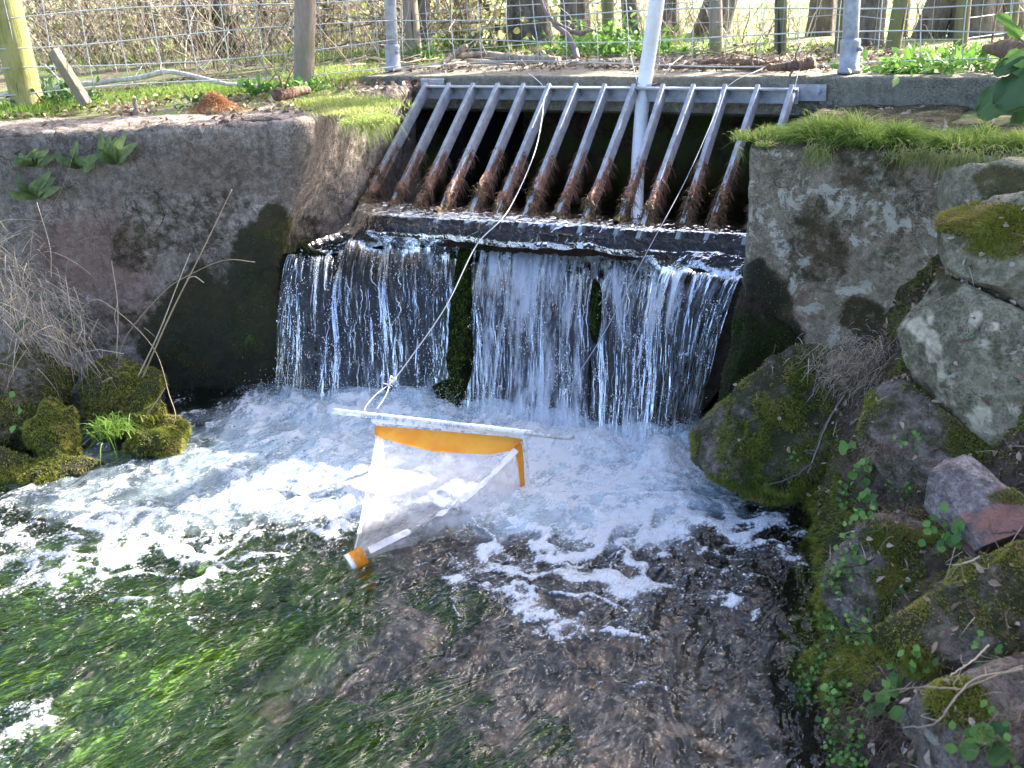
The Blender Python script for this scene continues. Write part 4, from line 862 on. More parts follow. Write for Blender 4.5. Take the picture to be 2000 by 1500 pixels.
# moss fronds and plants
def scatter_on(P, Nn, prob, n, seed=1):
    r0 = np.random.default_rng(seed); pr_ = (prob/prob.sum()).ravel(); k = r0.choice(prob.size, n, p=pr_); i, j = np.unravel_index(k, prob.shape)
    i2 = np.minimum(i+1, P.shape[0]-1); j2 = np.minimum(j+1, P.shape[1]-1); a, b = r0.random(n)[:, None], r0.random(n)[:, None]
    return P[i, j]+(P[i2, j]-P[i, j])*a+(P[i, j2]-P[i, j])*b, Nn[i, j], i, j
def area(P):
    return np.linalg.norm(np.cross(np.gradient(P, axis=0), np.gradient(P, axis=1)), axis=-1)
def moss_on(bag, P, Nn, prob, n, L=(.004, .012), rr=(0, 1), seed=1, g=.4):
    pb, nb, i, j = scatter_on(P, Nn, prob*area(P), n, seed)
    c = np.clip(fbm(pb, 12, 3, seed)*1.3-.15+rng.normal(size=n)*.13, 0, 1); c = rr[0]+(rr[1]-rr[0])*c
    blades(bag, pb-nb*.001, nb+rng.normal(size=nb.shape)*.55+np.array([0, 0, .15]), rng.uniform(*L, n), .0026, g, c, 2)
mb = Bag(); my = Bag()
clump = lambda P: sst(.42, .62, fbm(P, 13, 3, 190))
P, Nn, mo, px, py = BL['dark']; moss_on(mb, P, Nn, mo*(.02+clump(P)), 46000, (.006, .016), (.1, 1), 2)
P, Nn, mo, px, py = BL['niche']; moss_on(mb, P, Nn, mo, 6000, (.004, .01), (0, .3), 3)
for k, nn_ in (('low', 14000), ('mid', 14000), ('slope', 26000), ('corner', 6000), ('block', 1500)):
    P, Nn, mo, px, py = BL[k]; moss_on(my if k in ('slope',) else mb, P, Nn, sst(.45, .7, mo)*(.1+clump(P)), nn_, (.004, .012), (.3, 1), 5)
P, Nn, mo, px, py = BL['cap']; moss_on(my, P, Nn, ell(px, py, [(1925, 430, 120, 34, 1), (1960, 470, 70, 40, .8)], (fbm(P, 9, 3, 5)-.5))*(Nn[..., 2] > -.2), 24000, (.006, .016), (.4, 1), 6)
P, Nn, mo, px, py = BL['corner']; moss_on(my, P, Nn, ell(px, py, [(1860, 1365, 60, 40, 1)], (fbm(P, 9, 3, 5)-.5)*1.5), 5000, (.005, .014), (.2, .8), 7)
pbk = np.clip(mossb, 0, 1)*(.1+clump(bankP))*(bankP[..., 2] > -.01)*(px_ < 2150)*(py_ < 1620)
moss_on(mb, bankP, nbk, pbk, 60000, (.005, .014), (.15, 1), 8)
edge = ell(px_, py_, [(1590, 1000, 45, 80, 1), (1600, 1130, 40, 90, 1), (1610, 1270, 50, 90, .9), (1640, 1300, 80, 60, .7), (1370, 900, 40, 30, .8)], nwb)
moss_on(my, bankP, nbk, edge*(.15+clump(bankP)), 22000, (.008, .02), (0, .75), 9)
stuff(mb.build('moss', M_moss, smooth=False), 'dark and brown moss covering the rocks and soil of the right bank', 'moss')
stuff(my.build('moss', M_mossy, smooth=False), 'bright yellow green moss on the boulders and at the water edge', 'moss')
# moss on walls
mw = Bag(); pxL, pyL = pix(PL); mkL = mk_left(PL, 0); vis = (pxL > -150) & (pxL < 800) & (pyL > 150)
moss_on(mw, PL, NL, sst(.45, .7, mkL[..., 0])*vis*clump(PL)*(PL[..., 2] > 0), 22000, (.002, .006), (.0, .75), 10)
pxR, pyR = pix(PR); mkR = mk_right(PR, 0); visR = (pxR > 1400) & (pxR < 2100)
moss_on(mw, PR, NR, sst(.45, .7, mkR[..., 0])*visR*(PR[..., 2] > .1), 16000, (.003, .009), (.3, .9), 11)
stuff(mw.build('moss', M_moss, smooth=False), 'short brown green moss growing on both concrete walls', 'moss')

# small leafy plants on the right bank: each one a thing
def bank_at(px, py, dp=.975):
    s_ = bf(np.array([float(px)]), np.array([float(py)]))[0]/1000.*dp; return CAM+ray(px, py)*s_
def surface_pt(px, py):
    """nearest built surface (bank / boulders) seen through this point"""
    best = None
    for P, Nn, X_, Y_ in [(bankP, nbk, px_, py_)]+[(b[0], b[1], b[3], b[4]) for b in BL.values()]:
        d = (X_-px)**2+(Y_-py)**2; ok = d < 160
        if ok.any():
            dd = np.where(ok, np.linalg.norm(P-CAM, axis=-1), 99); k = np.unravel_index(dd.argmin(), dd.shape)
            if best is None or dd[k] < best[0]: best = (dd[k], P[k], Nn[k])
    if best is None: return bank_at(px, py), nrm([-.5, -.5, .7])
    return best[1], best[2]
def leaf_plant(px, py, n, spread, L, label, mat=None, group='small leafy plants on the right bank', up=.6, rz=(0, 1), stem=True, cat='plant', name='leafy_plant', ratio=.95):
    c, nn = surface_pt(px, py); root = empty(name, c.tolist(), label, cat, group)
    tc = nrm(CAM-c); bg = Bag(); sb = Bag()
    off = rng.normal(size=(n, 3))*spread*.55; off -= (off@nn)[:, None]*nn; hh = np.abs(rng.normal(size=n))*spread*up+.006
    tip = c+off+nn*hh[:, None]; ld = off+rng.normal(size=(n, 3))*spread*.4+np.array([0, 0, .003]); nor = nn*.5+tc*.6+rng.normal(size=(n, 3))*.25
    ld = ld-(ld*nor).sum(1)[:, None]*nor/((nor**2).sum(1)[:, None])
    leaves(bg, tip, ld, nor, rng.uniform(.65, 1.2, n)*L, rng.uniform(.65, 1.2, n)*L*ratio, rz[0]+(rz[1]-rz[0])*rng.random(n))
    k1 = bg.build('foliage', mat or M_leaf)
    base = c+off*.3-nn*.004; st = np.stack([base, (base+tip)/2+nn*.003, tip], 1); tubes(sb, st, .0006, 4)
    adopt(root, k1, sb.build('stems', mat or M_leaf)); return root
PLN = [(1690, 925, 16, .035, .022, 'toothed green plant under the brown mossy boulder'), (1700, 990, 8, .02, .025, 'grey green plant just left of the purple block'), (1640, 965, 14, .03, .014, 'ferny green sprig beside the fallen twig'),
       (1840, 1030, 12, .035, .018, 'three leaved plant at the foot of the purple sandstone block'), (1875, 1055, 5, .015, .024, 'small round leaved plant right under the purple block'), (1690, 1010, 12, .025, .014, 'dark green sprigs above the grey boulder'),
       (1770, 965, 14, .04, .009, 'tiny leaved plant in the soil left of the purple block'), (1660, 1075, 12, .025, .015, 'pale green plant at the top left of the grey boulder'), (1635, 1130, 26, .04, .011, 'clump of round leaves at the water edge by the grey boulder'),
       (1620, 1210, 22, .035, .010, 'cress tuft below the grey boulder at the waterline'), (1690, 1240, 18, .04, .010, 'creeping leaves below the grey boulder'), (1575, 1345, 60, .035, .011, 'bright green watercress clump overhanging the water'),
       (1640, 1360, 26, .032, .015, 'round leaved plant right of the bright watercress clump'), (1725, 1350, 8, .025, .032, 'broad dark leaved plant in the middle of the lower bank'), (1705, 1400, 2, .012, .034, 'single big wet round leaf low on the bank'),
       (1790, 1310, 12, .04, .017, 'small green plant beside the dead stem on the lower bank'), (1650, 1440, 30, .04, .010, 'cress patch near the bottom of the bank'), (1665, 1490, 30, .04, .011, 'cress patch cut by the bottom edge of the picture'),
       (1860, 1440, 4, .02, .018, 'pale leaved sprig on the bottom right boulder'), (1985, 1470, 5, .03, .05, 'broad leaved plant in the bottom right corner'), (1960, 1420, 14, .05, .014, 'ferny leaves on the right edge of the bottom boulder'),
       (1930, 1280, 10, .05, .012, 'small leaves in the crack above the bottom right boulder'), (1780, 850, 10, .02, .012, 'green sprig on the brown mossy boulder'), (1545, 890, 6, .018, .010, 'tiny sprig on the dark green boulder'), (1655, 870, 2, .01, .04, 'long single leaf in the gap right of the dark green boulder'),
       (1765, 1140, 1, .006, .045, 'single fallen bright green leaf lying on the grey boulder'), (1600, 1290, 24, .03, .009, 'fine leaved tuft above the bright watercress clump')]
for a in PLN: leaf_plant(*a)
# grass tufts on the bank
def tuft(px, py, n, L, label, mat=None, W=.0022, spread=.012, bend=.5, at=None, nn=None, group=None, name='grass_tuft', rz=(0, .6), dirb=(0, 0, 1.)):
    if at is None: c, nn = surface_pt(px, py)
    else: c = np.array(at)
    bg = Bag(); b = c+rng.normal(size=(n, 3))*spread*np.array([1, 1, .3])
    blades(bg, b, rng.normal(size=(n, 3))*.45+np.array(dirb)+nn*.3, rng.uniform(.5, 1.1, n)*L, W, bend, rz[0]+(rz[1]-rz[0])*rng.random(n), 5)
    return tag(bg.build(name, mat or M_grass), label, 'grass', group)
tuft(1612, 1120, 22, .085, 'thin upright grass tuft between the grey boulder and the water'); tuft(1820, 1320, 10, .05, 'short grass tuft above the bottom right boulder'); tuft(1660, 1215, 8, .03, 'tiny grass tuft under the grey boulder')
tuft(1985, 1390, 8, .06, 'grass blades at the right edge of the bottom boulder'); tuft(1620, 955, 12, .04, 'short grass beside the fallen twig tip')
# nest of dead roots, twigs, dead stems
c, nn = surface_pt(1690, 720); bg = Bag(); n = 2600
b = c+rng.normal(size=(n, 3))*np.array([.075, .04, .04])+nn*.02; blades(bg, b, rng.normal(size=(n, 3))+nn*.5+np.array([-.2, -.3, -.5]), rng.uniform(.015, .07, n), .0018, .6, rng.random(n)*.8, 4)
tag(bg.build('grass_tuft', M_brush, smooth=False), 'tangled brown clump of dead grass between the mossy boulder and the pale boulder', 'dead grass')
for (x, y, n, sp, lab) in ((1720, 1400, 700, .04, 'matted reddish root clump on the lower bank'), (1720, 880, 300, .03, 'small dead grass clump under the brown mossy boulder'), (1960, 1410, 300, .05, 'rusty dead grass on the bottom right boulder'), (1740, 1010, 260, .03, 'dry grass wisps left of the purple block')):
    c, nn = surface_pt(x, y); bg = Bag(); b = c+rng.normal(size=(n, 3))*sp*np.array([1, .8, .5]); blades(bg, b, rng.normal(size=(n, 3))+nn*.3+np.array([-.3, -.2, -.3]), rng.uniform(.015, .05, n), .0013, .5, rng.random(n)*.6, 3)
    tag(bg.build('grass_tuft', M_litter, smooth=False), lab, 'dead grass')
def twig(pts, r0, r1, label, mat, lift=.012, name='twig', side=None):
    W_ = []
    for x, y in pts:
        c, nn = surface_pt(x, y); W_.append(c+nn*lift)
    cc = polycurve(W_, 40); cc += np.cumsum(rng.normal(size=cc.shape), 0)*.0006
    bg = Bag(); tubes(bg, cc, np.linspace(r0, r1, 40)*rng.uniform(.8, 1.25, 40), 7, rng.random())
    for k in range(3):
        i = rng.integers(8, 34); tubes(bg, polycurve([cc[i], cc[i]+rng.normal(size=3)*.01, cc[i]+rng.normal(size=3)*.02], 8), r1*.5, 5, .6)
    return tag(bg.build(name, mat), label, 'twig')
twig([(1650, 760), (1620, 820), (1605, 890), (1590, 925)], .003, .0018, 'dark curved twig hanging in the gap beside the dark green boulder', M_twig)
twig([(1598, 905), (1560, 935), (1520, 950), (1490, 952)], .0025, .0012, 'thin twig lying over the foot of the dark green boulder', M_twig)
twig([(2000, 1295), (1880, 1340), (1800, 1345), (1690, 1365)], .0022, .0012, 'long reddish dead stem across the lower bank', M_straw)
twig([(2000, 1300), (1900, 1320), (1830, 1390), (1770, 1420)], .0024, .0012, 'dry brown root winding above the bottom right boulder', M_straw)
twig([(1940, 1265), (1890, 1300), (1860, 1320)], .002, .001, 'short pale twig on the mossy right slope', M_straw)
twig([(1915, 1085), (1880, 1095), (1850, 1107)], .0018, .0012, 'short dry stalk just below the purple block', M_straw)

# ------------------------------------------------------------------ left bank: rocks, moss, tufts, dead grass
lb_poly = [(-60, 905), (60, 720), (150, 740), (230, 715), (290, 760), (340, 800), (372, 835), (350, 880), (300, 905), (220, 905), (120, 880)]
LBK = {}
def lb(key, poly, label, lvl, seed, moss=.9, T=.07): LBK[key] = boulder(poly, T, M_mossrock, label, lvl=lvl, seed=seed, moss=moss, wet=.15, tilt=(0, 0, .5), amp=.10, fac=3)
lb('a', [(180, 730), (240, 712), (290, 750), (300, 800), (270, 850), (200, 850), (160, 800)], 'mossy rock with grass at the foot of the left wall', .12, 21)
lb('b', [(90, 790), (140, 800), (170, 850), (160, 900), (100, 910), (70, 860)], 'small yellow green mossy rock left of the grass tuft', .07, 22)
lb('c', [(235, 800), (300, 780), (350, 812), (368, 845), (340, 885), (270, 900), (230, 870)], 'mossy rock where the foam meets the left bank', .05, 23)
lb('d', [(-80, 700), (60, 690), (120, 740), (120, 860), (20, 900), (-120, 900)], 'dark mossy rock under the dead grass at the left edge', .13, 24, .6, .1)
lb('e', [(-120, 890), (0, 880), (90, 892), (160, 905), (250, 912), (200, 935), (60, 945), (-100, 960)], 'low mossy rock shelf at the waterline on the left', .01, 25, .9, .04)
mb = Bag()
for k, P_ in LBK.items():
    P, Nn, mo, px, py = P_; moss_on(mb, P, Nn, (.25+clump(P))*(P[..., 2] > -.01), 14000, (.006, .018), (.1, .9), 30)
stuff(mb.build('moss', M_mossy, smooth=False), 'olive and yellow green moss covering the rocks of the left bank', 'moss')
UPZ = np.array([0, 0, 1.])
tuft(0, 0, 150, .17, 'wet grey green grass tuft drooping over the water on the left bank', at=atz(222, 842, .15), nn=np.array([.2, -.7, .3]), spread=.03, bend=.75, W=.004, rz=(0, .5))
tuft(0, 0, 60, .10, 'fine grass growing on the mossy rock at the wall foot', at=atz(240, 740, .17), nn=UPZ, spread=.04, bend=.5, W=.002)
tuft(0, 0, 30, .055, 'little grass tuft hanging on the wet wall beside the waterfall', at=aty(493, 655, 2.80), nn=np.array([.3, -.8, 0]), spread=.01, bend=.8, dirb=(0, -.3, .1))
tuft(0, 0, 60, .05, 'green leafy moss tuft at the corner of the left mossy rock', at=atz(290, 820, .09), nn=UPZ, spread=.02, bend=.5, W=.005, mat=M_mossy)
# dead stalks in front of left wall
def stalk(pts, r0, label, mat=M_straw, group='dead grass stalks on the left bank', ext=None):
    cc = polycurve(pts, 40); bg = Bag(); tubes(bg, cc, np.linspace(r0, r0*.45, 40), 6, rng.random())
    for e in (ext or []): tubes(bg, polycurve(e, 14), r0*.5, 5, .8)
    return tag(bg.build('dead_stalk', mat), label, 'stalk', group)
a_ = lambda x, y, Y_: aty(x, y, Y_)
stalk([a_(275, 745, 2.3), a_(330, 620, 2.32), a_(395, 490, 2.36), a_(453, 370, 2.42)], .0032, 'tallest dead stalk leaning right towards the wing wall', ext=[[a_(365, 545, 2.34), a_(380, 540, 2.33), a_(398, 552, 2.33)]])
stalk([a_(270, 735, 2.28), a_(310, 650, 2.3), a_(345, 560, 2.32), a_(371, 495, 2.34)], .0025, 'dead stalk rising just left of the tallest one')
stalk([a_(228, 730, 2.3), a_(245, 660, 2.3), a_(320, 570, 2.33), a_(380, 532, 2.35), a_(440, 508, 2.38), a_(498, 512, 2.4)], .0024, 'dead stalk bending over to the right towards the water')
stalk([a_(158, 735, 2.3), a_(140, 660, 2.28), a_(175, 588, 2.28), a_(225, 605, 2.3), a_(300, 680, 2.32), a_(330, 770, 2.3), a_(342, 820, 2.26), a_(310, 880, 2.2)], .0024, 'broken dead stalk folded over above the wet tuft')
stalk([a_(228, 700, 2.3), a_(230, 600, 2.3), a_(218, 510, 2.3)], .0024, 'upright dead stalk in front of the pinkish wall patch', ext=[[a_(230, 590, 2.3), a_(224, 620, 2.29), a_(232, 650, 2.29)]])
stalk([a_(280, 820, 2.2), a_(305, 785, 2.2), a_(322, 758, 2.2)], .0028, 'short broken stalk above the mossy waterline rock')
stalk([a_(100, 540, 2.15), a_(97, 480, 2.15), a_(72, 395, 2.2)], .0016, 'thin dead stalk below the ferns')
stalk([a_(0, 500, 2.1), a_(60, 455, 2.15), a_(115, 380, 2.2), a_(150, 280, 2.25)], .0012, 'thin thread like stem crossing the ferns')
stalk([a_(-20, 800, 2.0), a_(40, 830, 2.0), a_(65, 880, 1.95), a_(70, 900, 1.92)], .005, 'thick grey twig at the left edge above the moss shelf', M_twig)
stalk([a_(-20, 715, 2.05), a_(15, 700, 2.05), a_(28, 688, 2.05)], .009, 'thick broken grey stick poking in at the left edge', M_twig)
stalk([a_(45, 750, 2.1), a_(85, 735, 2.15), a_(120, 725, 2.2), a_(150, 690, 2.2)], .004, 'grey dead branch lying on the left bank', M_straw)
bg = Bag(); n = 520; c = a_(5, 560, 2.12); b = c+rng.normal(size=(n, 3))*np.array([.12, .07, .12])
blades(bg, b, rng.normal(size=(n, 3))*.7+np.array([.6, -.1, -.5]), rng.uniform(.05, .2, n), .0022, .35, rng.random(n), 4)
n = 200; c = a_(110, 640, 2.2); b = c+rng.normal(size=(n, 3))*np.array([.10, .05, .08]); blades(bg, b, rng.normal(size=(n, 3))*.7+np.array([.5, -.1, -.8]), rng.uniform(.04, .16, n), .002, .3, rng.random(n), 4)
tag(bg.build('grass_tuft', M_straw, smooth=False), 'matted pale dead grass hanging at the left edge of the wall', 'dead grass')
n = 26; bg = Bag(); t_ = rng.random(n); st = np.array([a_(rng.uniform(-20, 200), rng.uniform(600, 800), 2.2) for _ in range(n)]); en = st+rng.normal(size=(n, 3))*np.array([.12, .04, .1])
tubes(bg, np.stack([st, (st+en)/2+rng.normal(size=(n, 3))*.02, en], 1), .0015, 5, rng.random(n)); stuff(bg.build('twig_litter', M_straw), 'tangle of thin dead bramble twigs on the left bank', 'twigs')
bgp = Bag(); c = atz(30, 810, .14); n = 14; leaves(bgp, c+rng.normal(size=(n, 3))*np.array([.05, .03, .03]), rng.normal(size=(n, 3)), np.tile(nrm([0, -1, .7]), (n, 1))+rng.normal(size=(n, 3))*.2, .03, .028)
tag(bgp.build('leafy_plant', M_leaf), 'pale round leaved plant at the left edge of the bank', 'plant')
bgp = Bag(); leaves(bgp, np.array([a_(25, 650, 2.1)]), np.array([a_(75, 595, 2.1)-a_(25, 650, 2.1)]), np.array([[0, -1, .4]]), .11, .035, .1); tag(bgp.build('dock_leaf', M_leafd), 'single long dark green leaf among the dead grass', 'leaf')
# hart's-tongue ferns on the wall
def fern(px, py, fr, label, Y0=None):
    # find wall point
    d = (pxL-px)**2+(pyL-py)**2+(PL[..., 2] > 1.04)*1e6; k = np.unravel_index(d.argmin(), d.shape); c = PL[k]; nw = NL[k]; nw = nw if nw[1] < 0 else -nw
    root = empty('fern', c.tolist(), label, 'fern', 'strap leaved ferns on the left wall'); ks = []
    ax = nrm(np.cross([0, 0, 1.], nw)); up_ = np.cross(nw, ax)
    for (ex, ey) in fr:
        tp = c+((ex-px)*ax*(1)+0*up_)*0; 
        # tip on a plane a little in front of the wall
        r_ = ray(ex, ey); s_ = ((c+nw*.035-CAM)@nw)/(r_@nw); tip = CAM+r_*s_; L = np.linalg.norm(tip-c); d_ = (tip-c)/L
        n = 14; t = np.linspace(0, 1, n); cen = c+d_*(L*t)[:, None]+nw*(.035*np.sin(t*np.pi))[:, None]
        sd = nrm(np.cross(d_, nw)); w_ = .017*np.sin(np.pi*(t*.93+.06))**.55*(1+.08*np.sin(t*20)); w_ = np.maximum(w_, .001)
        rows_ = [cen-sd*w_[:, None]+nw*(.3*w_)[:, None], cen-sd*(w_*.5)[:, None]+nw*(.22*w_)[:, None], cen, cen+sd*(w_*.5)[:, None]+nw*(.22*w_)[:, None], cen+sd*w_[:, None]+nw*(.3*w_)[:, None]]
        P = np.stack(rows_, 1); o = surf('frond', P, M_fern, attrs={'rnd': np.full(P.shape[:2], rng.random())}); ks.append(o)
    adopt(root, *ks)
M_fern = MR('fern_fronds', [(.09, .14, .04), (.14, .21, .06), (.2, .27, .09)], trans=.25, spec=.5, noise=40)
fern(230, 318, [(197, 258), (215, 265), (248, 258), (268, 278), (190, 285), (228, 268)], 'upright fern highest and furthest right on the left wall')
fern(72, 322, [(25, 305), (40, 298), (75, 290), (95, 292), (108, 305), (60, 300)], 'spreading fern nearest the left edge on the wall')
fern(158, 325, [(108, 295), (152, 277), (185, 322), (198, 300), (130, 305), (165, 305)], 'fern in the middle of the three upper ferns')
fern(72, 385, [(15, 372), (35, 338), (100, 335), (110, 345), (118, 365), (75, 350), (92, 360)], 'fern lowest on the left wall under the others')

# ------------------------------------------------------------------ grass and litter on the tops
def gz(X_, Y_): return gh(np.asarray(X_, float), np.asarray(Y_, float))
gb = Bag()
def grass_patch(bag, x, y, z, sx, sy, n, L, rz=(0, 1), bend=.4, lean=(0, 0, 1.)):
    b = np.stack([x+rng.normal(size=n)*sx, y+rng.normal(size=n)*sy, np.full(n, z)], -1)
    blades(bag, b, rng.normal(size=(n, 3))*.4+np.array(lean), rng.uniform(.4, 1.1, n)*L, .0028, bend, rz[0]+(rz[1]-rz[0])*rng.random(n), 4)
for (px, n, L, sx, rz) in ((1500, 900, .05, .04, (.3, 1)), (1550, 1300, .06, .05, (.2, .9)), (1650, 3200, .11, .075, (.15, .85)), (1700, 2400, .10, .07, (.1, .8)), (1740, 1400, .07, .05, (.1, .8)), (1800, 900, .045, .06, (.2, .9)), (1880, 2200, .075, .06, (.15, .85)), (1950, 1400, .05, .06, (.2, .9)), (2020, 1800, .07, .06, (.2, .9)), (2120, 2000, .07, .08, (.2, .9))):
    c = atz(px, 262, .99); grass_patch(gb, c[0], min(3.2, c[1])+.03, .985, sx*.8, .045, int(n*.5), L*1.1, rz, .5, (0, -.25, 1))
    for k_ in range(5): grass_patch(gb, c[0]+rng.normal()*sx, min(3.2, c[1])+.02+rng.normal()*.05, .985, .012, .012, int(n*.07), L*rng.uniform(1., 1.9), rz, .5, (rng.normal()*.4, -.3, 1))
# hanging dry grass fringe along right wall lip
n = 3500; xx_ = rng.uniform(-1.08, .3, n); xx_ = xx_[fbm(xyz(xx_*11, 0*xx_, 0*xx_), 1, 3, 77) > .47]; n = len(xx_); b = np.stack([xx_, 3.1+rng.normal(size=n)*.012, .975+rng.normal(size=n)*.012], -1)
blades(gb, b, rng.normal(size=(n, 3))*.5+np.array([0, -.7, -.1]), rng.uniform(.015, .05, n), .0022, .8, .55+.45*rng.random(n), 3)
stuff(gb.build('grass', M_grass, smooth=False), 'sunlit green grass growing along the top of the right wall', 'grass')
gb = Bag()
for (px, py, n, L, s_, rz) in ((725, 205, 3000, .05, .05, (.3, 1)), (690, 215, 1800, .035, .07, (.6, 1)), (650, 200, 2200, .05, .1, (.4, 1)), (600, 185, 1500, .05, .12, (.3, 1)), (740, 235, 1200, .04, .03, (.3, 1)), (30, 215, 1800, .07, .15, (.1, .6)), (100, 205, 1800, .08, .12, (0, .5)), (200, 190, 1200, .07, .15, (.1, .7)), (300, 180, 1500, .08, .2, (.1, .7)), (420, 175, 1500, .09, .2, (.1, .8)), (540, 165, 1500, .09, .2, (.1, .8)), (650, 150, 2500, .14, .12, (.3, 1)), (700, 120, 1500, .12, .15, (.2, .9))):
    c = atz(px, py, 1.06); grass_patch(gb, c[0], c[1], 1.055 if py > 190 else float(gz(c[0], c[1])), s_, s_*.8, n, L, rz, .45)
n = 800; k = rng.random(n); p0 = atz(715, 228, 1.055); b = p0+np.stack([rng.normal(size=n)*.035, rng.normal(size=n)*.05, 0*k], -1)
blades(gb, b, rng.normal(size=(n, 3))*.4+np.array([.6, -.4, .1]), rng.uniform(.03, .08, n), .0026, .9, .4+.5*rng.random(n), 4)
stuff(gb.build('grass', M_grass, smooth=False), 'dry and green grass behind and over the left wall', 'grass')
# field grass bands
gb = Bag(); n = 26000; xs_ = rng.uniform(-9, 1.5, n); ys_ = 4.95+rng.random(n)**1.6*5.5; cl = fbm(np.stack([xs_, ys_, 0*xs_], -1), 1.7, 3, 200); ok = cl > .46; xs_, ys_ = xs_[ok], ys_[ok]
b = np.stack([xs_, ys_, gz(xs_, ys_)], -1); blades(gb, b, rng.normal(size=b.shape)*.35+UPZ, rng.uniform(.04, .12, len(b)), .005, .4, rng.random(len(b))*.7, 3)
stuff(gb.build('grass', M_grass, smooth=False), 'green grass below the fence posts behind the slab', 'grass')
# leaf litter
lbg = Bag()
def litter(x0, x1, y0, y1, n, z):
    x_ = rng.uniform(x0, x1, n); y_ = rng.uniform(y0, y1, n); cl = fbm(np.stack([x_, y_, 0*x_], -1), 4, 3, 201); ok = cl > .42; x_, y_ = x_[ok], y_[ok]
    b = np.stack([x_, y_, (z if not callable(z) else z(x_, y_))+rng.uniform(.001, .012, len(x_))], -1)
    leaves(lbg, b, rng.normal(size=b.shape)*np.array([1, 1, .25]), np.array([0, 0, 1.])+rng.normal(size=b.shape)*.5, rng.uniform(.012, .045, len(b)), rng.uniform(.006, .025, len(b)), None, .4, .3)
litter(-3.2, 1, 4.18, 4.95, 2600, 1.088); litter(-5, 1, 4.95, 6.2, 2500, gz); litter(-.9, .6, 3.3, 3.98, 900, lambda a, b: gz(a, b)); litter(-4.6, -2.8, 2.6, 4.2, 1500, lambda a, b: np.maximum(gz(a, b), 1.052)*1.)
stuff(lbg.build('leaf_litter', M_litter, smooth=False), 'dry brown leaves and bark scraps on the slab and wall tops', 'leaf litter')
sb = Bag(); n = 260; x_ = rng.uniform(-4.4, .8, n); y_ = rng.uniform(4.25, 5.4, n); a = rng.uniform(0, 6.28, n); ll = rng.uniform(.03, .16, n); c = np.stack([x_, y_, np.maximum(gz(x_, y_), np.where(y_ < 4.95, 1.088, 0))+.008], -1); d = np.stack([np.cos(a), np.sin(a), rng.normal(size=n)*.1], -1)*ll[:, None]
tubes(sb, np.stack([c-d, c+rng.normal(size=(n, 3))*.006, c+d], 1), rng.uniform(.0015, .005, n)[:, None], 5, rng.random(n)); stuff(sb.build('twig_litter', M_brush), 'short broken twigs scattered on the slab top', 'twigs')

lbg = Bag(); P_, N_ = bankP, nbk; ok_ = (px_ < 2060) & (py_ < 1560) & (bankP[..., 2] > .05); pb, nb, i, j = scatter_on(P_, N_, ok_*area(P_)*sst(.45, .6, fbm(bankP, 6, 3, 260)), 900, 31)
for k in ('dark', 'mid', 'low', 'slope', 'corner', 'slab', 'cap'):
    P, Nn, mo, px, py = BL[k]; b2, n2, i, j = scatter_on(P, Nn, area(P)*(Nn[..., 2] > .1), 60, 32); pb = np.concatenate([pb, b2]); nb = np.concatenate([nb, n2])
nn_ = len(pb); leaves(lbg, pb+nb*.004, rng.normal(size=(nn_, 3)), nb+rng.normal(size=(nn_, 3))*.4, rng.uniform(.008, .026, nn_), rng.uniform(.003, .013, nn_), None, .4, .3)
blades(lbg, pb[::2]+nb[::2]*.004, rng.normal(size=(len(pb[::2]), 3)), rng.uniform(.02, .07, len(pb[::2])), .0016, .2)
stuff(lbg.build('leaf_litter', M_litter, smooth=False), 'brown scraps and dry grass bits lying in the moss of the right bank', 'leaf litter')
# fallen branches on the slab
def barkmat(name, a, b):
    q = N(name); p = q.pos(); n_ = q.noise(q.pos((1, 1, .35)), 28, 5, .7); return q.done(q.bsdf(q.mix(q.ramp(n_, .35, .65), a, b), .85, q.bump(n_, .9, .02)))
M_bark = barkmat('tree_bark', (.09, .075, .06), (.22, .19, .15)); M_barkl = barkmat('pale_bark', (.2, .16, .12), (.42, .35, .28)); M_bleach = barkmat('bleached_bark', (.4, .37, .33), (.62, .6, .56)); M_log = barkmat('brown_log', (.1, .06, .04), (.24, .15, .09))
def branch(pts, r, label, mat, cat='branch', name='fallen_branch'):
    cc = polycurve(pts, 40); bg = Bag(); tubes(bg, cc+rng.normal(size=cc.shape)*.0015, np.interp(np.linspace(0, 1, 40), np.linspace(0, 1, len(r)), r)*(.9+.25*fbm(xyz(np.arange(40)*.23+r[0]*900, 0*np.arange(40), 0*np.arange(40)), 1, 2, 9)), 10, .5)
    for k in range(3):
        i = rng.integers(5, 36); tubes(bg, polycurve([cc[i], cc[i]+rng.normal(size=3)*.03+[0, 0, .02], cc[i]+rng.normal(size=3)*.05+[0, 0, .05]], 8), np.linspace(.005, .002, 8), 6)
    return tag(bg.build(name, mat), label, cat)
zt = 1.10
branch([atz(875, 110, zt+.02), atz(950, 108, zt+.01), atz(1000, 114, zt+.01), atz(1092, 118, zt)], [.016, .02, .02, .018], 'pale fallen branch lying on the slab behind the net rope', M_barkl)
branch([atz(865, 122, zt), atz(890, 105, zt+.03), atz(910, 90, zt+.07)], [.012, .016, .012], 'short pale forked stub at the left end of the pale branch', M_barkl)
branch([atz(1360, 124, zt), atz(1430, 120, zt+.01), atz(1500, 128, zt+.005)], [.012, .015, .014], 'dark branch lying on the slab right of the white pipe', M_log)
branch([atz(1500, 132, zt+.01), atz(1545, 130, zt+.02), atz(1588, 122, zt+.03)], [.012, .018, .022], 'thick broken branch end pointing up beside the right steel post', M_log)
branch([atz(1290, 132, zt), atz(1400, 131, zt), atz(1540, 133, zt)], [.007, .009, .007], 'thin flat dark branch in front of the other branches on the slab', M_log)
branch([atz(1925, 95, 1.16), atz(1975, 97, 1.17), atz(2080, 110, 1.18)], [.015, .034, .038], 'sawn brown log poking in at the right edge above the big leaves', M_log, 'log', 'log')
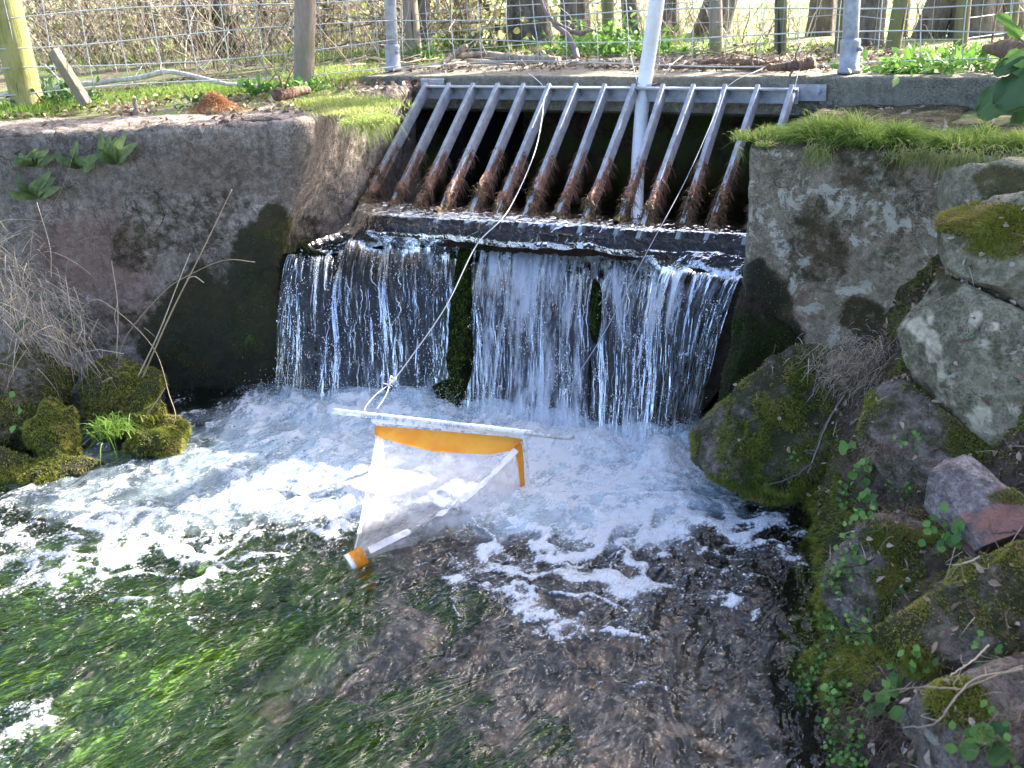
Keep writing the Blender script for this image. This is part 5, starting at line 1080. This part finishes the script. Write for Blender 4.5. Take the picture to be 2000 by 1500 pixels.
branch([atz(540, 186, 1.11), atz(560, 182, 1.11), atz(600, 175, 1.11)], [.02, .021, .016], 'short dark log end on the soil left of the slab', M_log, 'log', 'log')
branch([aty(1128, 118, 4.7), aty(1110, 70, 4.75), aty(1085, 50, 4.8), aty(1060, 10, 4.85), aty(1050, -40, 4.9)], [.018, .012, .008, .006], 'twisted grey dead branch standing up behind the slab', M_twig)
branch([aty(1085, 45, 4.8), aty(1130, 66, 4.8), aty(1150, 60, 4.8)], [.009, .012, .007], 'grey side branch sticking right from the twisted dead branch', M_twig)
branch([aty(-20, 190, 3.3), aty(120, 170, 3.4), aty(280, 150, 3.5), aty(330, 140, 3.5), aty(450, 165, 3.55), aty(520, 168, 3.6)], [.008, .012, .013, .009, .007], 'long bleached white branch lying behind the left fence mesh', M_bleach)
# straw mound
c = atz(420, 212, 1.06); bg = Bag(); n = 3500; r_ = np.abs(rng.normal(size=(n, 2)))[:, 0]*.04; th = rng.uniform(0, 6.28, n); b = c+np.stack([r_*np.cos(th)*1.3, r_*np.sin(th), .055*np.exp(-(r_/.045)**2)], -1)
blades(bg, b, rng.normal(size=(n, 3))*.6+np.stack([np.cos(th)*.5, np.sin(th)*.5, -.1+0*th], -1), rng.uniform(.01, .035, n), .002, .4, .2+.5*rng.random(n), 3)
M_rust = MR('orange_straw', [(.22, .1, .04), (.4, .2, .09), (.55, .33, .18)], trans=.15); tag(bg.build('straw_mound', M_rust, smooth=False), 'small orange brown mound of dead fibres on the left wall top', 'straw')
c = atz(265, 222, 1.06); bg = Bag(); tubes(bg, polycurve([c, c+[.01, 0, .02], c+[.004, 0, .045], c+[.012, 0, .06]], 12), np.interp(np.linspace(0, 1, 12), [0, .4, 1], [.014, .010, .006]), 8); tag(bg.build('stone', M_barkl), 'small upright whitish twig stub on the edge of the left wall top', 'stub')
# leafy plants behind slab
def bushy(px, py, z, n, sx, sz, L, label, mat=M_leaf, group=None, rz=(.3, 1), ratio=.5, up=.6):
    c = atz(px, py, z); bg = Bag(); sb = Bag(); off = rng.normal(size=(n, 3))*np.array([sx, sx*.7, 0]); hh = np.abs(rng.normal(size=n))*sz
    tip = c+off+np.stack([0*hh, 0*hh, hh], -1); leaves(bg, tip, off*.5+rng.normal(size=(n, 3))*sx*.8+np.array([0, 0, sx*up]), UPZ+rng.normal(size=(n, 3))*.6, rng.uniform(.6, 1.2, n)*L, rng.uniform(.6, 1.2, n)*L*ratio, rz[0]+(rz[1]-rz[0])*rng.random(n))
    root = empty('leafy_plant', c.tolist(), label, 'plant', group); k = rng.choice(n, min(n, 60), replace=False); tubes(sb, np.stack([c+off[k]*.6, tip[k]], 1), .0015, 4); adopt(root, bg.build('foliage', mat), sb.build('stems', mat))
g_ = 'leafy plants behind the slab'
bushy(1200, 112, 1.07, 700, .15, .07, .04, 'broad bright green plant mass behind the slab left of the white pipe', group=g_); bushy(1130, 105, 1.07, 260, .09, .06, .035, 'bright green plant at the foot of the twisted dead branch', group=g_)
bushy(1310, 112, 1.07, 220, .12, .03, .03, 'low green plants just right of the white pipe', group=g_); bushy(905, 95, 1.07, 160, .08, .07, .035, 'bright green plant behind the pale fallen branch', group=g_); bushy(830, 115, 1.07, 90, .05, .05, .03, 'green plant at the foot of the left steel post', group=g_)
bushy(1850, 135, 1.09, 260, .14, .02, .06, 'long leaved plant lying over the slab right of the right steel post', group=g_, ratio=.35, up=.1); bushy(1760, 140, 1.09, 90, .06, .012, .045, 'low leaves at the base of the right steel post', group=g_, ratio=.45, up=.1)
bushy(110, 200, 1.07, 220, .1, .05, .035, 'dark green leaves at the foot of the mossy wooden post', group=g_, mat=M_leafd); bushy(500, 182, 1.07, 40, .04, .02, .05, 'bright yellow green leaf patch on the left soil', group=g_); bushy(590, 178, 1.07, 120, .07, .02, .04, 'green leaves in front of the grey wooden post', group=g_)
bushy(395, 205, 1.07, 30, .03, .01, .04, 'blue green leaves by the orange straw mound', group=g_, mat=M_leafd); bushy(1915, 118, 1.09, 160, .12, .02, .05, 'pale green leaves under the sawn log', group=g_)
# big dock/butterbur leaves at right edge
bg = Bag(); sb = Bag(); root = empty('broad_leaved_plant', atz(2010, 215, 1.0).tolist(), 'broad blue green leaves hanging over the slab at the right edge', 'plant')
for (x, y, L, W_, dx) in ((2010, 170, .16, .15, (-1, -.2, -.35)), (2050, 150, .17, .15, (-.7, -.5, -.2)), (2020, 110, .09, .09, (-1, 0, .1)), (2010, 130, .09, .08, (-.9, -.3, .2)), (2060, 200, .14, .13, (-.8, -.5, -.5)), (1990, 75, .10, .04, (-.5, 0, .8))):
    b = aty(x, y, 3.7); n = 16; t = np.linspace(0, 1, n); d = nrm(dx); nn = nrm(CAM-b)*.6+UPZ*.6; sd = nrm(np.cross(d, nn)); nn = np.cross(sd, d); wv_ = W_*.5*np.sin(np.pi*(t*.9+.08))**.6*(1+.05*np.sin(t*31))
    P = np.stack([b+d*(L*t)[:, None]+sd*(wv_*k)[:, None]+nn*(.012*np.cos(k*5+t*9)-.04*t*t)[:, None] for k in np.linspace(-1, 1, 9)], 1)
    o = surf('leaf', P, M_leafd if y > 120 else M_leaf, attrs={'rnd': np.full(P.shape[:2], rng.uniform(.3, 1))}); adopt(root, o); tubes(sb, polycurve([b, b+[.1, .05, -.1], b+[.15, .1, -.35]], 10), .003, 6)
adopt(root, sb.build('stems', M_leaf))

# ------------------------------------------------------------------ steel posts
def steel_post(px, py, pxt, label, scale=1):
    c = atz(px, py, 1.088); root = empty('steel_post', c.tolist(), label, 'post'); top = aty(pxt, 0, c[1]); d = (top-c); d = d/d[2]; H_ = 1.1
    bg = Bag(); tubes(bg, np.linspace(c+d*.02, c+d*H_, 8), .0285, 20); t1 = bg.build('tube', M_galv)
    bg = Bag(); hs = [0, .012, .015, .10, .108, .118, .122]; rs = [.043, .043, .036, .0365, .0375, .036, .029]
    tubes(bg, np.array([c+d*h for h in hs]), np.array(rs), 24); t2 = bg.build('socket', M_galv)
    bg = Bag(); sp = c+d*.085+[.034, -.012, 0]; tubes(bg, [sp, sp+[.012, -.004, 0]], .008, 8); t3 = bg.build('set_screw', M_galv)
    adopt(root, t1, t2, t3)
steel_post(768, 137, 762, 'left steel tube post in a socket on the slab end'); steel_post(1658, 142, 1665, 'right steel tube post in a socket on the slab')
# ------------------------------------------------------------------ fences
def woodmat(name, a, b, c):
    q = N(name); p = q.pos((1, 1, .12)); n_ = q.noise(p, 60, 5, .7); g2 = q.noise(q.pos(), 7, 4, .7)
    cr = q.ramp(q.noise(q.pos((1, 1, .05)), 35, 2, .5, .2), .64, .67)
    col = q.mix(q.ramp(n_, .35, .65), a, b); col = q.mix(q.ramp(g2, .4, .65), col, c); col = q.mix(cr, col, (.04, .035, .03)); return q.done(q.bsdf(col, .85, q.bump(n_, .6, .01)))
M_postg = woodmat('green_stained_wood', (.19, .19, .05), (.28, .28, .08), (.34, .31, .12)); M_postw = woodmat('weathered_wood', (.24, .19, .15), (.33, .27, .22), (.22, .2, .12)); M_postd = woodmat('olive_wood', (.12, .12, .06), (.19, .18, .09), (.16, .17, .06))
M_wire = MR('fence_wire', [(.3, .37, .37), (.48, .53, .52)], spec=.6)
def post(c, top, r, mat, par):
    bg = Bag(); n = 30; pl = np.linspace(c-[0, 0, .1], top, n); th = np.linspace(0, 2*np.pi, 24, endpoint=False)
    rr = r*(1+.10*(fbm(xyz(np.cos(th)[None]*1.2+c[0], np.sin(th)[None]*1.2, np.linspace(0, 2, n)[:, None]), 1, 3, 210)-.5)); V = pl[:, None]+np.stack([rr*np.cos(th)[None], rr*np.sin(th)[None], 0*rr], -1)
    k = np.arange(n*24).reshape(n, 24); j = np.roll(k, -1, 1); bg.add(V, [np.stack([k[:-1], j[:-1], j[1:], k[1:]], -1).reshape(-1, 4)]); bg.add(V[-1], [np.arange(24)[None]])
    o = bg.build('post', mat); adopt(par, o)
ffar = empty('fence', atz(1450, 100, 1.04).tolist(), 'far post and wire fence behind the slab with olive wooden posts', 'fence')
fnear = empty('fence', atz(400, 185, 1.06).tolist(), 'near wire mesh fence along the left wall and across the slab', 'fence')
def pb_(px, py, ptx, r, mat, par, z=1.05, h=1.0):
    c = atz(px, py, z); t = aty(ptx, 0, c[1]); t = c+(t-c)/(t[2]-c[2])*h; post(c, t, r, mat, par); return c, t
nl = pb_(58, 215, 8, .068, M_postg, fnear, 1.05, .95); n2_ = pb_(587, 168, 592, .047, M_postw, fnear, 1.07, 1.)
pb_(812, 118, 800, .045, M_postw, ffar, 1.05)
farp = []
for (x, y, xt, r, m_) in ((1190, 95, 1187, .037, M_postd), (1400, 100, 1398, .036, M_postw), (1525, 104, 1526, .031, M_postd), (1640, 98, 1648, .03, M_postd), (1737, 110, 1757, .034, M_postd), (1875, 103, 1884, .031, M_postd), (1973, 85, 1981, .029, M_postd)):
    farp.append(pb_(x, y, xt, r, m_, ffar, 1.05))
# wires: near fence from far left -> post -> grey post -> left steel post -> right steel post -> right
bg = Bag()
way = [np.array([-6.2, 2.2, 0]), nl[0]-[0, .075, 0], n2_[0]-[0, .055, 0], atz(770, 140, 1.088)+[0, -.0, 0], atz(1660, 142, 1.088)+[0, 0.03, 0], np.array([1.5, 4.3, 0])]
way = [np.array([w_[0], w_[1]]) for w_ in way]
dens_ = []
for i in range(len(way)-1):
    dens_ += list(np.linspace(way[i], way[i+1], 40, endpoint=False))
wp = np.array(dens_+[way[-1]]); Lw = np.concatenate([[0], np.cumsum(np.linalg.norm(np.diff(wp, axis=0), axis=1))])
base_z = np.where(Lw < 99, 1.09, 1.09)
hts = [.03, .13, .23, .34, .46, .6, .76]
for k, h in enumerate(hts):
    zz = base_z+h+.012*np.sin(Lw*3.1+k*2)+.01*(fbm(xyz(Lw*2, k+0*Lw, 0*Lw), 1, 3, 220)-.5); ww = xyz(wp[:, 0]+.01*(fbm(xyz(Lw*3, k+0*Lw, 3+0*Lw), 1, 2, 221)-.5), wp[:, 1], zz); tubes(bg, ww, .0025, 5, .8)
vs = np.arange(.1, Lw[-1], .145)
for s_ in vs:
    x_ = np.interp(s_, Lw, wp[:, 0]); y_ = np.interp(s_, Lw, wp[:, 1]); zk = np.linspace(0, 1, 9)
    pv = np.stack([x_+.018*(fbm(xyz(zk*5+s_*9, 0*zk, 0*zk), 1, 2, 222)-.5)+.012*np.sin(zk*9+s_*40)*rng.uniform(0, 1), y_+0*zk, 1.09+.03+.73*zk], -1); tubes(bg, pv, .0019, 5, .6)
adopt(fnear, bg.build('wire_mesh', M_wire))
bg = Bag(); cs = sorted([c[0] for c in farp]+[atz(812, 118, 1.05)], key=lambda v: v[0]); cs = [np.array([-6.5, 5.9, 1.05])]+cs+[np.array([3.0, 5.6, 1.05])]
fpp = np.concatenate([np.linspace(cs[i], cs[i+1], 12) for i in range(len(cs)-1)])
for k, h in enumerate((.06, .16, .26, .37, .5, .64)): tubes(bg, fpp+np.array([0, -.04, h])+xyz(0*fpp[:, 0], 0*fpp[:, 0], .012*np.sin(fpp[:, 0]*4+k)), .0019, 5, .8)
Lf = np.concatenate([[0], np.cumsum(np.linalg.norm(np.diff(fpp, axis=0), axis=1))])
for s_ in np.arange(.1, Lf[-1], .16):
    x_ = np.interp(s_, Lf, fpp[:, 0]); y_ = np.interp(s_, Lf, fpp[:, 1])-.04; tubes(bg, [[x_, y_, 1.1], [x_+.01*rng.normal(), y_, 1.4], [x_, y_, 1.7]], .0014, 4, .7)
adopt(ffar, bg.build('wire_mesh', M_wire))
# loose bits on fence: leaning split stake
bg = Bag(); c = atz(170, 205, 1.07); tp = aty(103, 98, c[1]-.05); d = nrm(tp-c); sx = nrm(np.cross(d, [0, 1, 0])); box(bg, (c+tp)/2, (np.linalg.norm(tp-c)/2, .024, .016), [d, sx, np.cross(d, sx)]); tag(bevel(bg.build('stake', M_postw, smooth=False), .004), 'short leaning split wooden stake behind the left fence', 'stake')

# ------------------------------------------------------------------ trees
def grow(bag, p, d, L, r, lev, sides=7, rnd=.5):
    n = 9; seg = [p]; dd = d.copy(); 
    for k in range(n): dd = nrm(dd+rng.normal(size=3)*.12+np.array([0, 0, .03])); seg.append(seg[-1]+dd*L/n)
    seg = np.array(seg); tubes(bag, seg, np.linspace(r, r*.4, n+1), max(4, sides-lev), rnd)
    if lev < 3:
        for k in range(4 if lev else 5):
            i = rng.integers(3, n); grow(bag, seg[i], nrm(dd+rng.normal(size=3)*.75), L*rng.uniform(.4, .65), r*.45*rng.uniform(.6, 1), lev+1, sides, rnd)
def tree(px, py, z, r, lean, label, ivy=False, height=7, lowb=2, mat=M_bark, Yfix=None):
    c = atz(px, py, z) if Yfix is None else aty(px, py, Yfix)
    c[2] = float(gz(c[0], c[1])); root = empty('tree', c.tolist(), label, 'tree'); ks = []
    n = 40; t = np.linspace(0, 1, n); cl = c+np.stack([lean[0]*t*height+.05*np.sin(t*7+px), lean[1]*t*height, t*height-.1], -1); th = np.linspace(0, 2*np.pi, 26, endpoint=False)
    r = r*.8; rr = (r*(1-.55*t)+r*.3*np.exp(-t*height/.15))[:, None]*(1+.28*(fbm(xyz(np.cos(th)[None]*1.6+px, np.sin(th)[None]*1.6, t[:, None]*7), 1, 4, 230)-.5)+.05*np.sin(th*7+px)[None])
    V = cl[:, None]+np.stack([rr*np.cos(th)[None], rr*np.sin(th)[None], 0*rr], -1); k = np.arange(n*26).reshape(n, 26); j = np.roll(k, -1, 1)
    bg = Bag(); bg.add(V, np.stack([k[:-1], j[:-1], j[1:], k[1:]], -1).reshape(-1, 4)); ks.append(bg.build('trunk', mat))
    bg = Bag()
    for q_ in range(5): i = rng.integers(31, n); grow(bg, cl[i], nrm([rng.normal(), rng.normal(), .5]), rng.uniform(1, 2.), rr[i].mean()*.45, 1)
    for q_ in range(lowb): i = rng.integers(2, 8); grow(bg, cl[i], nrm([rng.normal(), rng.normal()*.6, .25]), rng.uniform(.5, .9), .014, 2)
    ks.append(bg.build('crown', mat))
    if ivy:
        bg = Bag(); n2 = 1600; ti = rng.integers(0, 22, n2); ai = rng.integers(0, 26, n2); b = V[ti, ai]; o = b-cl[ti]; o /= np.linalg.norm(o, axis=1, keepdims=True)
        leaves(bg, b+o*rng.uniform(.0, .07, n2)[:, None], rng.normal(size=(n2, 3))+[0, 0, -.8], o+rng.normal(size=(n2, 3))*.3, rng.uniform(.03, .06, n2), rng.uniform(.03, .055, n2)); ks.append(bg.build('ivy', M_leafd))
    adopt(root, *ks)
# added unseen tree, leaf clumps set along sun rays to shade the pool
def shade_tree():
    root = empty('added_shade_tree', (2.3, 3.6, .9), 'unseen tree added right of the view to shade the pool', 'tree'); bt = Bag()
    tr = polycurve([(2.3, 3.6, .7), (2.25, 3.6, 2.), (2.1, 3.65, 3.4), (2.1, 3.6, 5.)], 30); tubes(bt, tr, np.linspace(.22, .09, 30), 14); k1 = bt.build('trunk', M_bark)
    tgt = [(-1.35, 1.5, 0, .42), (-.9, 1.9, 0, .4), (-.9, 1.3, 0, .4), (-1.3, 1.0, 0, .4), (-1.1, .7, 0, .4), (-1.45, 2.0, 0, .3), (-.05, 1.35, .35, .28), (-.15, 1.9, .4, .2), (-3.05, 2.55, .0, .2)]
    bg = Bag(); bb = Bag()
    for x, y, z, r in tgt:
        c = np.array([x, y, z])+SUND*rng.uniform(5.2, 5.6); n = int(5200*r/.35*.8)
        d = rng.normal(size=(n, 3)); d /= np.linalg.norm(d, axis=1, keepdims=True); b = c+d*(rng.random(n)**.45*r*rng.uniform(.8, 1.15, n))[:, None]
        leaves(bg, b, rng.normal(size=(n, 3)), rng.normal(size=(n, 3)), .07, .035); tubes(bb, polycurve([tr[rng.integers(12, 26)], (tr[20]+c)/2+[0, 0, .2], c], 12), np.linspace(.05, .012, 12), 6)
    adopt(root, k1, bg.build('crown', M_leafd), bb.build('limbs', M_bark))
shade_tree()
TR = [(1040, 93, 1.04, .17, (0, 0), 'broad dark trunk in the middle behind the slab'), (1135, 92, 1.04, .11, (.02, .0), 'dark trunk right beside the broad middle trunk'), (905, 88, 1.04, .09, (0, 0), 'greyish trunk behind the pale fallen branch', ),
      (1248, 74, 1.05, .075, (-.06, 0), 'slim trunk just left of the white pipe'), (1318, 70, 1.05, .085, (0, 0), 'trunk just right of the white pipe'), (1365, 66, 1.05, .13, (.35, 0), 'trunk leaning hard right behind the brown post'),
      (1608, 66, 1.05, .10, (0, 0), 'knobbly trunk left of the right steel post'), (1708, 80, 1.05, .085, (.03, 0), 'trunk between two olive posts right of the steel post'), (1765, 62, 1.06, .05, (0, 0), 'thin far trunk right of the steel post'),
      (1820, 62, 1.06, .10, (.3, 0), 'grey trunk leaning right near the right edge'), (1900, 60, 1.06, .16, (-.05, 0), 'wide gnarled trunk at the right edge'), (1980, 55, 1.06, .12, (-.3, 0), 'dark limb leaning in from the right edge')]
for (a, b, c_, d_, e, f_) in TR: tree(a, b, c_, d_, e, f_)
TL = [(650, 150, .10, (.02, 0), 'dark trunk right of the grey wooden post', True), (545, 150, .05, (-.05, 0), 'thin bent trunk left of the grey wooden post', False), (455, 158, .10, (-.02, 0), 'ivy covered trunk in the middle of the left thicket', True), (395, 150, .09, (.05, 0), 'dark ivy trunk behind the bleached branch', True),
      (318, 130, .075, (-.1, 0), 'leaning trunk with bright ivy on its side', True), (205, 160, .06, (-.03, 0), 'slender brown trunk behind the leaning stake', False), (95, 120, .06, (0, 0), 'thin trunk right of the mossy wooden post', False), (835, 95, .06, (0, 0), 'short pale trunk right of the left steel post', False), (20, 130, .07, (0.02, 0), 'trunk at the far left edge of the thicket', False)]
for (a, b, r_, e, f_, iv) in TL: tree(a, b, 1.05, r_, e, f_, iv, Yfix=rng.uniform(5.2, 6.6))
# brushwood thicket
bg = Bag(); n = 5200; K_ = 7
xs_ = np.concatenate([rng.uniform(-10, -3.6, 3600), rng.uniform(-4.5, 2, 1600)]); ys_ = np.concatenate([4.4+rng.random(3600)**1.2*4.2, 5.9+rng.random(1600)*1.8])
h_ = np.concatenate([rng.uniform(.25, 1.3, 3600), rng.uniform(.12, .45, 1600)]); keep = fbm(np.stack([xs_, ys_, 0*xs_], -1), 1.2, 3, 240) > np.where(np.arange(len(xs_)) < 3600, .53, .49); xs_, ys_, h_ = xs_[keep], ys_[keep], h_[keep]; n = len(xs_)
b = np.stack([xs_, ys_, gz(xs_, ys_)], -1); d = rng.normal(size=(n, 3))*np.array([.45, .45, .0])+UPZ; d /= np.linalg.norm(d, axis=1, keepdims=True); t = np.linspace(0, 1, K_)
pt = b[:, None]+d[:, None]*(h_[:, None]*t)[..., None]+np.cumsum(rng.normal(size=(n, K_, 3))*.018, 1)*(h_[:, None, None]); pt[..., 2] -= (.25*h_*rng.random(n))[:, None]*t**2.
tubes(bg, pt, (rng.uniform(.0014, .0045, n)[:, None])*(1-.6*t)[None], 4, rng.random(n), cap=False)
stuff(bg.build('undergrowth', M_brush), 'thicket of dead stems and thin twigs behind the fence', 'undergrowth')
bg = Bag(); n = 900; xs_ = rng.uniform(-10, -3.6, n); ys_ = rng.uniform(5.0, 9, n); b = np.stack([xs_, ys_, gz(xs_, ys_)+rng.uniform(0.05, .5, n)], -1); d = rng.normal(size=(n, 3)); d[:, 2] = np.abs(d[:, 2])*.4; d /= np.linalg.norm(d, axis=1, keepdims=True)
pt = b[:, None]+d[:, None]*(rng.uniform(.3, 1.1, n)[:, None]*t)[..., None]+np.cumsum(rng.normal(size=(n, K_, 3))*.03, 1); tubes(bg, pt, (rng.uniform(.002, .007, n)[:, None])*(1-.6*t)[None], 5, rng.random(n)*.8, cap=False)
stuff(bg.build('undergrowth', M_twig), 'dark crossing branches of the scrub behind the left fence', 'undergrowth')
bg = Bag(); n = 24000; xs_ = np.concatenate([rng.uniform(-13, -4.2, n//2), rng.uniform(-11, -3.3, n//2)]); ys_ = np.concatenate([rng.uniform(7.5, 11, n//2), rng.uniform(5, 8.5, n//2)]); hm = np.where(np.arange(n) < n//2, 1.6, .5); b = np.stack([xs_, ys_, gz(xs_, ys_)+rng.random(n)**1.3*hm], -1); keep = fbm(b, 1.6, 3, 250) > .56; b = b[keep]; n = len(b)
leaves(bg, b, rng.normal(size=(n, 3)), rng.normal(size=(n, 3)), rng.uniform(.03, .07, n), rng.uniform(.02, .05, n)); M_scrub = MR('scrub_leaves', [(.07, .09, .03), (.18, .16, .08), (.36, .32, .2), (.24, .34, .08)], trans=.5)
stuff(bg.build('scrub', M_scrub), 'leafy scrub and dead bracken filling the wood behind the left fence', 'scrub')
